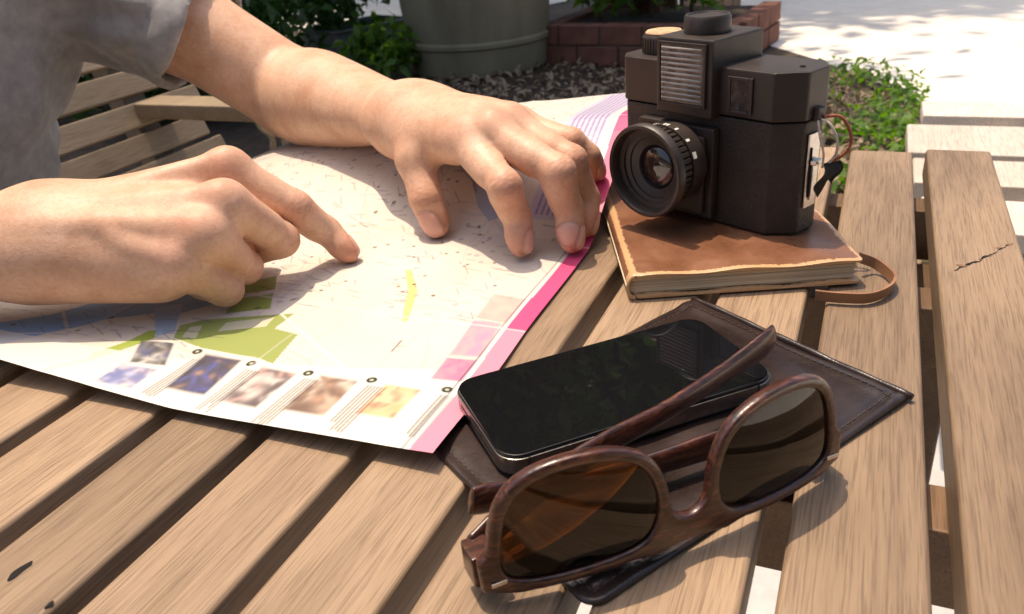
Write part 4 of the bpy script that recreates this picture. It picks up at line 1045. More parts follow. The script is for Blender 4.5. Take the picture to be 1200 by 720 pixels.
def loop(pts, r_, m, name): 
    P_ = spline([Vector(p) for p in pts], 8); mesh_obj(name, *tube(P_, r_, 7), m, film_cam)
loop([(.0165, .018, .060), (.021, .019, .058), (.0245, .021, .050), (.0235, .022, .042), (.0190, .021, .036)], .0007, CORD1, 'cord')
loop([(.0165, .020, .061), (.0235, .024, .061), (.0280, .027, .052), (.0270, .027, .044), (.0210, .024, .038)], .0009, CORD2, 'cord')
loop([(.0160, .016, .060), (.0185, .015, .052), (.0200, .017, .044), (.0195, .018, .036)], .0006, CORD1, 'cord')
V, Fc = [], []
for i in range(9):
    s_ = i / 8
    for j in range(5):
        t_ = j / 4; V.append((0.0190 + 0.004 * t_ + 0.002 * math.sin(s_ * 5), 0.0170 + 0.0100 * t_ + 0.0015 * math.sin(s_ * 4 + 1), 0.0380 - 0.018 * s_ * (0.75 + 0.25 * math.sin(t_ * 6))))
n_ = len(V); V += [(x + .0007, y - .0007, z) for x, y, z in V]
for i in range(8):
    for j in range(4):
        a = i * 5 + j; Fc += [(a, a + 1, a + 6, a + 5), (n_ + a, n_ + a + 5, n_ + a + 6, n_ + a + 1)]
rim = [0, 1, 2, 3, 4, 9, 14, 19, 24, 29, 34, 39, 44, 43, 42, 41, 40, 35, 30, 25, 20, 15, 10, 5]
for a, b in zip(rim, rim[1:] + rim[:1]): Fc.append((a, b, n_ + b, n_ + a))
mesh_obj('strap_end', V, Fc, CLOTHB, film_cam)

# ------------------------------------------------------------------ pouch
PC = [np.array(c) for c in ((-0.040, 0.262), (0.0150, 0.1690), (0.1525, 0.2615), (0.0915, 0.3590))]   # left, bottom, right, top
POUCH = leather_mat('dark_brown_leather', (0.014, 0.009, 0.008), (0.034, 0.019, 0.016), rough=0.27, scale=30, bump=0.15)
pc0 = sum(PC) / 4
pouch = thing('leather_pouch', 'flat dark brown leather pouch lying under the smartphone and sunglasses', 'pouch', (pc0[0], pc0[1], 0.0))
def quad_pt(s_, t_):                                          # s along the long side, t across (0 = camera side)
    a = PC[1] * (1 - s_) + PC[2] * s_; b = PC[0] * (1 - s_) + PC[3] * s_; return a * (1 - t_) + b * t_
LS, LT = 0.165, 0.110
def pouch_z(s_, t_):
    e = min(s_ * LS, (1 - s_) * LS, t_ * LT, (1 - t_) * LT)
    z = 0.0011 + 0.0021 * (1 - math.exp(-e / 0.010))
    z -= 0.0007 * math.exp(-((e - 0.0045) / 0.0012) ** 2)      # pressed seam
    z += 0.0010 * math.exp(-(((1 - s_) * LS - 0.010) / 0.004) ** 2)   # bulge by the folded hem
    z += 0.0005 * math.sin(s_ * 9 + t_ * 4) + 0.0003 * math.sin(s_ * 23 - t_ * 11)
    return z
NS, NT = 110, 76; V, Fc = [], []
for side in (0, 1):
    for j in range(NT):
        for i in range(NS):
            s_, t_ = i / (NS - 1), j / (NT - 1)
            x, y = s_ * LS, t_ * LT; r_c = 0.007 if s_ < .5 else 0.003
            cx, cy = min(max(x, r_c), LS - r_c), min(max(y, r_c), LT - r_c); dx, dy = x - cx, y - cy
            L_ = math.hypot(dx, dy); k = max(abs(dx), abs(dy))
            if abs(dx) > 1e-9 and abs(dy) > 1e-9: dx, dy = dx * k / L_, dy * k / L_
            ss, tt = (cx + dx) / LS, (cy + dy) / LT
            wig = 0.0012 * math.sin(ss * 7 + 1) if t_ in (0.0, 1.0) else 0
            p = quad_pt(ss, tt) - pc0
            V.append((p[0], p[1], (pouch_z(s_, t_) + 0.0009) if side else 0.0009))
o_ = NS * NT
for j in range(NT - 1):
    for i in range(NS - 1):
        a = j * NS + i; Fc += [(a, a + NS, a + NS + 1, a + 1), (o_ + a, o_ + a + 1, o_ + a + NS + 1, o_ + a + NS)]
rim = list(range(NS)) + [j * NS + NS - 1 for j in range(1, NT)] + [(NT - 1) * NS + i for i in range(NS - 2, -1, -1)] + [j * NS for j in range(NT - 2, 0, -1)]
for a, b in zip(rim, rim[1:] + rim[:1]): Fc.append((a, b, o_ + b, o_ + a))
mesh_obj('leather_panel', V, Fc, POUCH, pouch)
hem = [Vector((*(quad_pt(1 - 0.0025 / LS, t_) - pc0), 0.0022 + 0.0002 * math.sin(t_ * 17))) for t_ in np.linspace(-0.01, 1.0, 30)]
mesh_obj('rolled_hem', *tube(hem, [0.0014 + 0.0002 * math.sin(i * 1.3) for i in range(30)], 10), POUCH, pouch)
THREAD = noise_mat('brown_thread', (0.05, 0.03, 0.022), (0.09, 0.055, 0.04), rough=0.8, scale=900)
st_parts = []
for (fixed, val, lo, hi, L_) in (('t', 0.0045 / LT, 0.03, 0.96, LS), ('t', 1 - 0.0045 / LT, 0.03, 0.96, LS), ('s', 0.0045 / LS, 0.05, 0.95, LT), ('s', 1 - 0.0105 / LS, 0.03, 0.97, LT)):
    n_ = int(L_ * (hi - lo) / 0.0032)
    for i in range(n_):
        a, b = lo + (hi - lo) * i / n_, lo + (hi - lo) * (i + 0.7) / n_
        q = [((a, val), (b, val)), ((val, a), (val, b))][fixed == 's']
        P_ = [Vector((*(quad_pt(*c) - pc0), pouch_z(*c) + 0.0009 + 0.00015)) for c in (q[0], tuple((x + y) / 2 for x, y in zip(*q)), q[1])]; P_[1].z += 0.0002
        st_parts.append(tube(P_, 0.00020, 5))
tag(mesh_obj('stitching', *merge(st_parts), THREAD, pouch), kind='stuff')

# ------------------------------------------------------------------ smartphone
PL_, PW_, PT_ = 0.1152, 0.0586, 0.0093
PZ = 0.0044
phone = thing('smartphone', 'black glass smartphone with a steel rim lying on the leather pouch', 'phone', Matrix.Translation(Vector((0.0368, 0.2728, PZ))) @ rot_z(0.341))
def rrect(a, b, r_, n=8):
    out = []
    for cx, cy, s0 in ((a - r_, b - r_, 0), (-a + r_, b - r_, 90), (-a + r_, -b + r_, 180), (a - r_, -b + r_, 270)):
        for k in range(n + 1):
            an = math.radians(s0 + 90 * k / n); out.append((cx + r_ * math.cos(an), cy + r_ * math.sin(an)))
    return out
STEEL = noise_mat('phone_steel', (0.20, 0.19, 0.18), (0.28, 0.265, 0.25), rough=0.26, scale=400, bump=0.03, metal=1.0)
SCREEN, t, bs = new_mat('black_glass'); bs.inputs['Base Color'].default_value = (0.006, 0.006, 0.007, 1); bs.inputs['Roughness'].default_value = 0.015; bs.inputs['Specular IOR Level'].default_value = 0.62
tc = node(t, 'ShaderNodeTexCoord'); nz = node(t, 'ShaderNodeTexNoise', Scale=70, Detail=5, Roughness=0.7); t.links.new(tc.outputs['Object'], nz.inputs['Vector'])
rp_ = ramp(t, [(0.50, (0.008,) * 3), (0.80, (0.028,) * 3)]); t.links.new(nz.outputs['Fac'], rp_.inputs[0]); t.links.new(rp_.outputs[0], bs.inputs['Roughness'])
bm_obj('back_glass', bm_prism(rrect(PL_ / 2 - .0006, PW_ / 2 - .0006, .0086), 0.0, 0.0014, bev=0.0005), SCREEN, phone)
bm_obj('steel_band', bm_prism(rrect(PL_ / 2, PW_ / 2, .0092), 0.0014, 0.0079, bev=0.0004), STEEL, phone)
bm_obj('front_glass', bm_prism(rrect(PL_ / 2 - .0007, PW_ / 2 - .0007, .0085), 0.0079, PT_, bev=0.0005), SCREEN, phone)
RUB = noise_mat('black_rubber', (0.012,) * 3, (0.02,) * 3, rough=0.7, scale=300)
for x in (-0.0478, 0.0478): box('antenna_gap', (x - .0005, x + .0005, -PW_ / 2 - .00012, -PW_ / 2 + .001, .00145, .00785), RUB, phone)
for i in range(10): 
    for sy in (-1, 1): box('speaker_hole', (-PL_ / 2 - .0001, -PL_ / 2 + .0006, sy * (.0070 + i * .0011) - .0003, sy * (.0070 + i * .0011) + .0003, .0041, .0052), RUB, phone)
box('dock_port', (-PL_ / 2 - .00011, -PL_ / 2 + .0006, -.0055, .0055, .0036, .0058), RUB, phone)

# ------------------------------------------------------------------ sunglasses
_gl, _gr = W(570, 702, .0042), W(976, 545, .0042)
GE = unit(_gr - _gl); GB = np.array([-GE[1], GE[0], 0.0]); TAU = math.radians(3)
GY = UP * math.cos(TAU) + GB * math.sin(TAU); GN = np.cross(GE, GY)
GSC = float(np.linalg.norm(_gr - _gl)) / 0.1340
GO = (_gl + _gr) / 2 - GB * 0.0085 * GSC + UP * 0.0004
G_MW = frame_mat(GO, GE * GSC, GY * GSC, GN * GSC)
glasses = thing('sunglasses', 'folded sunglasses with dark wood-grain frame and brown lenses standing on the pouch', 'sunglasses', G_MW)
GINV = G_MW.inverted()
HOLE = [(12.5, 10.5), (10.4, 18.5), (11.8, 28.5), (16.5, 37), (26, 41.6), (37, 42.8), (48.5, 41.4), (56.8, 36), (60.5, 26), (62, 15), (61.5, 8), (56, 4.9), (45, 4.0), (28, 4.6), (17, 6.2)]
def chaikin(P_, n=3):
    P_ = [np.array(p, float) for p in P_]
    for _ in range(n):
        Q = []
        for a, b in zip(P_, P_[1:] + P_[:1]): Q += [a * .75 + b * .25, a * .25 + b * .75]
        P_ = Q
    return np.array(P_)
HOLE = chaikin(HOLE, 2) / 1000
def poly_sdf(p, P_):
    d = np.full(len(p), 1e9); s_ = np.zeros(len(p), bool)
    for a, b in zip(P_, np.roll(P_, -1, 0)):
        e = b - a; w_ = p - a; t_ = np.clip(w_ @ e / (e @ e), 0, 1); q = w_ - t_[:, None] * e; d = np.minimum(d, (q * q).sum(1))
        if a[1] != b[1]:
            c = ((a[1] > p[:, 1]) != (b[1] > p[:, 1])) & (p[:, 0] < e[0] * (p[:, 1] - a[1]) / e[1] + a[0]); s_ ^= c
    d = np.sqrt(d); return np.where(s_, -d, d)
CURV = 1.9
def boxd(p, c, h): q = np.abs(p - np.array(c)) - np.array(h); return np.sqrt((np.maximum(q, 0) ** 2).sum(1)) + np.minimum(q.max(1), 0)
def frame_sdf(p):
    w_ = p[:, 2] + CURV * p[:, 0] ** 2
    q = np.stack([np.abs(p[:, 0]), p[:, 1]], -1); hs = poly_sdf(q, HOLE)
    outer = hs - 0.0036
    outer = smin(outer, boxd(q, (0.0, 0.0072), (0.013, 0.0036)) - 0.001, 0.010)        # bridge
    outer = smin(outer, boxd(q, (0.0620, 0.0092), (0.0050, 0.0048)) - 0.001, 0.006)    # end pieces
    outer = np.maximum(outer, -(p[:, 1] - 0.0008))
    f2 = np.maximum(outer, -(hs + 0.0004)); t_ = 0.0022; r_ = 0.0011
    a, b = f2 + r_, np.abs(w_) - t_ + r_
    return np.sqrt(np.maximum(a, 0) ** 2 + np.maximum(b, 0) ** 2) + np.minimum(np.maximum(a, b), 0) - r_
gv, gq = surface_nets(frame_sdf, (-0.072, -0.004, -0.016), (0.072, 0.052, 0.006), 0.00072)
gv = relax(gv, gq, 1)
GRAINWOOD, t, bs = new_mat('dark_zebra_wood'); tc = node(t, 'ShaderNodeTexCoord'); mp = node(t, 'ShaderNodeMapping'); mp.inputs['Scale'].default_value = (90, 420, 420); mp.inputs['Rotation'].default_value = (0.2, 0.3, 0.25)
t.links.new(tc.outputs['Object'], mp.inputs['Vector']); nz = node(t, 'ShaderNodeTexNoise', Scale=1.0, Detail=6, Roughness=0.6, Distortion=1.2); t.links.new(mp.outputs[0], nz.inputs['Vector'])
rp_ = ramp(t, [(0.36, (0.014, 0.005, 0.003)), (0.54, (0.060, 0.017, 0.010)), (0.74, (0.17, 0.060, 0.030))]); t.links.new(nz.outputs['Fac'], rp_.inputs[0]); t.links.new(rp_.outputs[0], bs.inputs['Base Color'])
bs.inputs['Roughness'].default_value = 0.34; bs.inputs['Coat Weight'].default_value = 0.4; bs.inputs['Coat Roughness'].default_value = 0.2
bp = node(t, 'ShaderNodeBump', Strength=0.12, Distance=0.0004); t.links.new(nz.outputs['Fac'], bp.inputs['Height']); t.links.new(bp.outputs[0], bs.inputs['Normal'])
mesh_obj('front_frame', gv, gq, GRAINWOOD, glasses)
LENS_M = bpy.data.materials.new('brown_lens'); LENS_M.use_nodes = True; t = LENS_M.node_tree; t.nodes.clear()
tr = node(t, 'ShaderNodeBsdfTransparent'); tc = node(t, 'ShaderNodeTexCoord'); sx = node(t, 'ShaderNodeSeparateXYZ'); t.links.new(tc.outputs['Object'], sx.inputs[0])
gr = node(t, 'ShaderNodeMapRange'); t.links.new(sx.outputs['Y'], gr.inputs[0]); gr.inputs[1].default_value = 0.006; gr.inputs[2].default_value = 0.042; gr.inputs[3].default_value = 0.0; gr.inputs[4].default_value = 1.0
lr = ramp(t, [(0.0, (0.26, 0.13, 0.045)), (1.0, (0.66, 0.42, 0.16))]); t.links.new(gr.outputs[0], lr.inputs[0]); t.links.new(lr.outputs[0], tr.inputs['Color'])
gl = node(t, 'ShaderNodeBsdfGlossy', Roughness=0.02); fr = node(t, 'ShaderNodeFresnel', IOR=1.5); mxs = node(t, 'ShaderNodeMixShader')
t.links.new(fr.outputs[0], mxs.inputs[0]); t.links.new(tr.outputs[0], mxs.inputs[1]); t.links.new(gl.outputs[0], mxs.inputs[2])
ou = node(t, 'ShaderNodeOutputMaterial'); t.links.new(mxs.outputs[0], ou.inputs['Surface'])
for s_ in (-1, 1):
    c = HOLE.mean(0); V, Fc = [], []; K = 10; n_ = len(HOLE)
    for face in (0.0006, -0.0006):
        for k in range(K + 1):
            for h_ in HOLE:
                q = c + (h_ - c) * (k / K) * 1.02; x = q[0] * s_
                dome = 0.0016 * (1 - (k / K) ** 2)
                V.append((x, q[1], -CURV * x * x + face + dome))
    m_ = (K + 1) * n_
    for k in range(K):
        for i in range(n_):
            a, b = k * n_ + i, k * n_ + (i + 1) % n_; Fc += [(a, b, b + n_, a + n_), (m_ + b, m_ + a, m_ + a + n_, m_ + b + n_)]
    for i in range(n_): a, b = K * n_ + i, K * n_ + (i + 1) % n_; Fc.append((a, b, m_ + b, m_ + a))
    bm = bmesh.new(); vs = [bm.verts.new(v) for v in V]
    for f in Fc:
        try: bm.faces.new([vs[i] for i in f])
        except ValueError: pass
    bmesh.ops.remove_doubles(bm, verts=bm.verts[:], dist=1e-6); bm_obj('lens', bm, LENS_M, glasses, sharp=50)
    box('metal_pin', (s_ * 0.0632 - 0.0026, s_ * 0.0632 + 0.0026, 0.0062, 0.0078, -CURV * .0632 ** 2 + 0.0023, -CURV * .0632 ** 2 + 0.0028), SILVER, glasses, bev=0.0003)
    # end block and hinge behind the end piece
    zb = -CURV * .0655 ** 2
    bm = bm_box(s_ * .0655 - .0040, s_ * .0655 + .0040, .0035, .0150, zb - .0125, zb - .0018, bev=.0009); bm_obj('end_block', bm, GRAINWOOD, glasses)
    hg = bm_obj('hinge', bm_box(s_ * .0600 - .0022, s_ * .0600 + .0012, .0060, .0125, zb - .0140, zb - .0030, bev=.0005), SILVER, glasses)
    mesh_obj('hinge_screw', *tube([(s_ * .0600, .0052, zb - .0142), (s_ * .0600, .0132, zb - .0142)], .0016, 12), SILVER, hg)
def gl_loc(p): return GINV @ Vector(p)
def temple(pts, radii, name='temple'):
    P_ = spline([Vector(p) for p in pts], 10); n_ = len(P_)
    ra = [(float(np.interp(i / (n_ - 1), np.linspace(0, 1, len(radii)), [r[0] for r in radii])), float(np.interp(i / (n_ - 1), np.linspace(0, 1, len(radii)), [r[1] for r in radii]))) for i in range(n_)]
    V, Fc = tube(P_, ra, 20)
    return mesh_obj(name, [tuple(GINV @ Vector(v)) for v in V], Fc, GRAINWOOD, glasses)
def gw(x, y, z): return np.array(G_MW @ Vector((x, y, z)))
HL, HR = gw(-.0655, .0098, -CURV * .0655 ** 2 - .012), gw(.0655, .0098, -CURV * .0655 ** 2 - .012)
temple([HL, HL + (W(695, 528, .0215) - HL) * .40 + np.array([0, .002, .001]), W(700, 526, .0215), W(780, 482, .0225), W(848, 438, .0240), W(893, 406, .0270), W(905, 394, .0280)],
       [(.0022, .0062), (.0022, .0062), (.0021, .0050), (.0021, .0042), (.0021, .0047), (.0021, .0060), (.0017, .0054)])
temple([HR, W(900, 500, .0125), W(835, 522, .0130), W(760, 546, .0130), W(680, 566, .0135), W(610, 578, .0150), W(566, 585, .0185), W(552, 588, .0195)],
       [(.0022, .0062), (.0022, .0062), (.0021, .0056), (.0021, .0048), (.0021, .0042), (.0021, .0050), (.0021, .0056), (.0017, .0050)])

# ------------------------------------------------------------------ vegetation helpers
def leaf_mat(name, c1, c2, trans=0.35, rough=0.45, scale=9):
    m = bpy.data.materials.new(name); m.use_nodes = True; t = m.node_tree; bs = t.nodes['Principled BSDF']; out = t.nodes['Material Output']
    tc = node(t, 'ShaderNodeTexCoord'); nz = node(t, 'ShaderNodeTexNoise', Scale=scale, Detail=4, Roughness=0.7); t.links.new(tc.outputs['Object'], nz.inputs['Vector'])
    r_ = ramp(t, [(0.3, c1), (0.7, c2)]); t.links.new(nz.outputs['Fac'], r_.inputs[0]); t.links.new(r_.outputs[0], bs.inputs['Base Color'])
    bs.inputs['Roughness'].default_value = rough
    tl_ = node(t, 'ShaderNodeBsdfTranslucent'); hs = node(t, 'ShaderNodeHueSaturation', Saturation=1.15, Value=1.5); t.links.new(r_.outputs[0], hs.inputs['Color']); t.links.new(hs.outputs[0], tl_.inputs['Color'])
    mx = node(t, 'ShaderNodeMixShader'); mx.inputs[0].default_value = trans; t.links.new(bs.outputs[0], mx.inputs[1]); t.links.new(tl_.outputs[0], mx.inputs[2]); t.links.new(mx.outputs[0], out.inputs['Surface'])
    return m
def leaf_mesh(C, size, up_bias=0.4, aspect=0.45, droop=0.25, gen=None):
    """C: (n,3) leaf positions -> verts, quads; every leaf is a folded pointed blade of two quads"""
    g = gen or rng; n_ = len(C)
    a = g.normal(size=(n_, 3)); a[:, 2] *= 0.55; a /= np.linalg.norm(a, axis=1)[:, None]
    nr = g.normal(size=(n_, 3)) + np.array([0, 0, up_bias * 3]); nr -= a * (nr * a).sum(1)[:, None]; nr /= np.maximum(np.linalg.norm(nr, axis=1), 1e-6)[:, None]
    l = np.cross(a, nr); L_ = size * g.uniform(0.65, 1.3, n_)[:, None]; w_ = L_ * aspect * 0.5
    p0 = C; p1 = C + a * L_ * 0.5 + nr * L_ * 0.06; p2 = C + a * L_ - nr * L_ * droop
    s1 = C + a * L_ * 0.45 + l * w_ + nr * L_ * 0.14; s2 = C + a * L_ * 0.45 - l * w_ + nr * L_ * 0.14
    V = np.stack([p0, s1, p1, s2, p2], 1).reshape(-1, 3); b = (np.arange(n_) * 5)[:, None]
    Q = np.concatenate([b + np.array([[0, 1, 4, 2]]), b + np.array([[0, 2, 4, 3]])])
    return V, Q
def clump_points(center, radii, n, clumps, spread, gen=None, flat=1.0):
    g = gen or rng
    d = g.normal(size=(clumps, 3)); d /= np.linalg.norm(d, axis=1)[:, None]; r_ = g.uniform(0.35, 1.0, clumps)[:, None] ** 0.6
    cc = np.asarray(center) + d * r_ * np.asarray(radii)
    k = g.integers(0, clumps, n); s_ = spread * g.uniform(0.5, 1.4, clumps)[k][:, None]
    return cc[k] + g.normal(size=(n, 3)) * s_ * np.array([1, 1, 0.75 * flat]), cc
BARK = noise_mat('bark', (0.05, 0.028, 0.018), (0.13, 0.07, 0.045), rough=0.95, scale=14, bump=0.9, bscale=40, stretch=(1, 1, 0.25), dist=0.02)
RED_BARK = noise_mat('reddish_bark', (0.075, 0.030, 0.018), (0.16, 0.065, 0.038), rough=0.9, scale=14, bump=0.9, bscale=50, stretch=(1, 1, 0.25), dist=0.015)
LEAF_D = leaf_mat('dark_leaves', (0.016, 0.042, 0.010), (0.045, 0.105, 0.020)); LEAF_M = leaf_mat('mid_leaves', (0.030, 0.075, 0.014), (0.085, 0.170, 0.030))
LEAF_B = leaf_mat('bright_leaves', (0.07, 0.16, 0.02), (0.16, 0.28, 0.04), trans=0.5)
def limb_tube(p0, p1, r0, r1, wob, n=8, seed=0):
    g = np.random.default_rng(seed); p0, p1 = np.array(p0), np.array(p1); t_ = np.linspace(0, 1, n)
    off = np.cumsum(g.normal(size=(n, 3)), 0) * wob / n; off -= off[0]
    P_ = p0 + (p1 - p0) * t_[:, None] + off
    return tube([Vector(p) for p in P_], list(np.linspace(r0, r1, n)), 9), P_
def tree(name, label, base, trunk_top, r0, crown_c, crown_r, nleaf, size, mat_l, mat_t, clumps=50, spread=0.22, seed=1, group=None):
    g = np.random.default_rng(seed); base = np.array(base, float)
    root = thing(name, label, 'tree' if 'tree' in name else 'shrub', base, group)
    pts, cc = clump_points(np.array(crown_c), crown_r, nleaf, clumps, spread, g)
    parts = []; tr_, P_ = limb_tube(base - base, np.array(trunk_top) - base, r0, r0 * 0.6, r0 * 1.2, 10, seed); parts.append(tr_)
    for i in range(0, clumps, max(1, clumps // 16)):
        st = P_[g.integers(6, 10)]; br, bp_ = limb_tube(st, cc[i] - base, r0 * 0.32, r0 * 0.06, 0.25 * np.linalg.norm(cc[i] - base - st) * 0.5, 7, seed * 31 + i); parts.append(br)
    mesh_obj('trunk', *merge(parts), mat_t, root)
    V, Q = leaf_mesh(pts - base, size, gen=g); mesh_obj('crown', V, Q, mat_l, root, smooth=False)
    return root
G0 = GROUND
# the tree beside the brick bed: its crown shades the bed and is mirrored in the phone
TB = W(762, 52, G0)
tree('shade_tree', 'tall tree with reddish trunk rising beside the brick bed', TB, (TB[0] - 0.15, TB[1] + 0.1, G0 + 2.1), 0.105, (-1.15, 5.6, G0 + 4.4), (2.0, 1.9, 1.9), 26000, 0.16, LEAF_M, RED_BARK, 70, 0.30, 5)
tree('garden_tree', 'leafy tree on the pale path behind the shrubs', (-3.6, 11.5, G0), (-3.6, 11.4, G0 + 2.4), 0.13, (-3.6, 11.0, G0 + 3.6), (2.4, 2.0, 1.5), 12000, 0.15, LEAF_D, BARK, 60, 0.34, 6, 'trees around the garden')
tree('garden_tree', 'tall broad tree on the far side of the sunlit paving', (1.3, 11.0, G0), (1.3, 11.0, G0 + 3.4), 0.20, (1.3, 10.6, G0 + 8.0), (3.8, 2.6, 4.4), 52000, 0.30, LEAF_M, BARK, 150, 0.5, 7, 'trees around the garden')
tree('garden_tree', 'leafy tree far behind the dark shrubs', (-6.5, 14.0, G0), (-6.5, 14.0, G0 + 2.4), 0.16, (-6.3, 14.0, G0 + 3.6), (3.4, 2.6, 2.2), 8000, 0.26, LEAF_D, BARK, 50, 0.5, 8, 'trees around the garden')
tree('garden_tree', 'unseen leafy tree behind the camera on the right, added to darken reflections', (3.6, -5.0, G0), (3.6, -5.0, G0 + 2.2), 0.16, (3.4, -4.6, G0 + 3.3), (2.8, 2.0, 2.0), 9000, 0.24, LEAF_D, BARK, 50, 0.45, 9, 'trees around the garden')  # out of view; added to darken the reflections and cut the blue sky fill
tree('garden_tree', 'unseen leafy tree straight behind the camera, added to darken reflections', (-0.6, -6.0, G0), (-0.6, -6.0, G0 + 2.2), 0.16, (-0.6, -5.6, G0 + 3.0), (3.0, 2.0, 2.3), 9000, 0.24, LEAF_M, BARK, 50, 0.45, 10, 'trees around the garden')  # second unseen tree behind the camera, added for darker reflections and less sky fill
# shrubs at the upper left
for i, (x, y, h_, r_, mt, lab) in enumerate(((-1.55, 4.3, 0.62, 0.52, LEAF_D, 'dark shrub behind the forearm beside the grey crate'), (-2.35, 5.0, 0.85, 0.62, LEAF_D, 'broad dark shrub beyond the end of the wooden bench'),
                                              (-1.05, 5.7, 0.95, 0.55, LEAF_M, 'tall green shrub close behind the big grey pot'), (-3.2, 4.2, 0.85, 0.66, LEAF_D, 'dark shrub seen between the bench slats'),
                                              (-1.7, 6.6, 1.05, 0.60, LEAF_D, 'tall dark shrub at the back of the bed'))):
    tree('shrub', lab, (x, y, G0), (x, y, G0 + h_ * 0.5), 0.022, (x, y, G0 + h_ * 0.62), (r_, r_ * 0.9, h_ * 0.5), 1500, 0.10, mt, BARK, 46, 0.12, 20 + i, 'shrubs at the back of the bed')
pb = W(452, 96, G0)
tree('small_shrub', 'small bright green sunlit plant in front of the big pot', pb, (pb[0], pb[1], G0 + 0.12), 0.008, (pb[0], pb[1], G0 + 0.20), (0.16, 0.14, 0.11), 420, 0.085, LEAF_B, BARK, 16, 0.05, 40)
# ------------------------------------------------------------------ big pot
POT = noise_mat('olive_grey_pot', (0.15, 0.128, 0.080), (0.24, 0.21, 0.140), rough=0.7, scale=5, bump=0.25, bscale=60, stretch=(1, 1, 0.35), dist=0.01)
pc = W(560, 95, G0); pc = np.array([pc[0] + 0.02, pc[1] + 0.41, G0])
pot = thing('plant_pot', 'very large olive-grey round pot standing on the dark mulch', 'pot', pc)
mesh_obj('pot_wall', *lathe([(0, 0), (0.385, 0), (0.402, 0.02), (0.412, 0.155), (0.424, 0.165), (0.424, 0.185), (0.413, 0.197), (0.425, 0.35), (0.445, 0.60), (0.462, 0.82), (0.490, 0.83), (0.494, 0.885), (0.45, 0.885), (0.44, 0.80), (0, 0.78)], 72), POT, pot, sharp=30)
mesh_obj('soil', *lathe([(0, 0.81), (0.442, 0.805)], 40), MULCH, pot)
pp, _ = clump_points((0, 0, 1.15), (0.42, 0.42, 0.30), 1500, 26, 0.10); V, Q = leaf_mesh(pp, 0.13); mesh_obj('foliage', V, Q, LEAF_M, pot, smooth=False)
for i in range(7): mesh_obj('stem', *limb_tube((0, 0, 0.78), (0.35 * math.cos(i * .9), 0.35 * math.sin(i * .9), 1.2), .014, .005, 0.08, 7, i)[0], BARK, pot)
# ------------------------------------------------------------------ brick bed
BRICK = noise_mat('red_brick', (0.125, 0.048, 0.031), (0.22, 0.090, 0.058), rough=0.9, scale=9, bump=0.5, bscale=70, dist=0.006)
MORTAR = noise_mat('mortar', (0.10, 0.08, 0.065), (0.17, 0.14, 0.12), rough=0.95, scale=60)
b0 = W(632, 76, G0)[:2]; b1 = W(745, 79, G0)[:2]; bd = (b1 - b0) / np.linalg.norm(b1 - b0); ba = math.atan2(bd[1], bd[0])
bed = thing('brick_planter', 'low raised bed of red bricks beside the big pot', 'planter', Matrix.Translation(Vector((*b0, G0))) @ rot_z(ba))
bl, bh = 0.250, 0.112
proto_me = None
def brick(x, y, z, rot=0.0, L_=None):
    global proto_me
    if proto_me is None:
        bm = bm_box(0, bl - 0.010, 0, 0.105, 0, bh - 0.009, bev=0.005, seg=2); proto_me = bpy.data.meshes.new('brick'); bm.to_mesh(proto_me); bm.free(); proto_me.materials.append(BRICK)
    o = bpy.data.objects.new('brick', proto_me); COL.objects.link(o); o.parent = bed; o.location = (x, y, z); o.rotation_euler = (random.uniform(-.01, .01), random.uniform(-.008, .008), rot + random.uniform(-.015, .015))
    if L_: o.scale = (L_, 1, 1)
for c in range(2):
    z = c * bh + 0.002
    if c == 1: brick(0, random.uniform(-.004, .004), z, 0, 0.54)
    for k in range(4): brick((k + (0.0 if c == 0 else 0.55)) * bl, random.uniform(-.006, .006), z)
    for k in range(3): brick(0.105, 0.115 + (k + 0.0) * bl, z, math.pi / 2)
    for k in range(3): brick(1.16, 0.115 + (k + 0.0) * bl, z, math.pi / 2)
box('mortar_core', (0.012, 1.05, 0.012, 0.095, 0, 2 * bh - 0.012), MORTAR, bed)
mesh_obj('bed_soil', [(0.10, 0.10, 0.19), (1.06, 0.10, 0.19), (1.06, 0.9, 0.19), (0.10, 0.9, 0.19)], [(0, 1, 2, 3)], MULCH, bed, smooth=False)
for i, x in enumerate((0.22, 0.50, 0.78)):
    w_ = bed.matrix_world @ Vector((x, 0.38 + 0.1 * (i % 2), 0.19))
    tree('bed_shrub', ('yellow-green leafy plant at the near corner of the brick bed', 'yellow-green leafy plant in the middle of the brick bed', 'yellow-green leafy plant in the brick bed next to the tree trunk')[i], w_, (w_.x, w_.y, w_.z + 0.2), 0.012,
         (w_.x, w_.y, w_.z + 0.30), (0.20, 0.18, 0.20), 480, 0.10, (LEAF_B, LEAF_M, LEAF_B)[i], BARK, 16, 0.07, 60 + i, 'plants in the brick bed')
# ------------------------------------------------------------------ wooden planter beyond the trunk
c0, c1 = W(800, 46, G0)[:2], W(868, 17, G0)[:2]; cd_ = (c1 - c0) / np.linalg.norm(c1 - c0); clen = float(np.linalg.norm(c1 - c0))
wp = thing('wooden_planter', 'low brown planter of upright boards beside the tree trunk', 'planter', Matrix.Translation(Vector((*c0, G0))) @ rot_z(math.atan2(cd_[1], cd_[0])))
nb_ = max(6, int(clen / 0.16))
BROWN_BOARD = wood_mat('brown_board', (0.10, 0.055, 0.03), (0.26, 0.15, 0.085), scale=0.3)
for k in range(nb_): box('board', (k * clen / nb_ + 0.006, (k + 1) * clen / nb_ - 0.006, 0, 0.03, 0.004, 0.42 + 0.006 * math.sin(k * 3)), BROWN_BOARD, wp, bev=0.004)
for k in range(4): box('board', (0.0 - 0.03, 0.0, 0.035 + k * 0.14, 0.165 + k * 0.14, 0.004, 0.42), BROWN_BOARD, wp, bev=0.004)
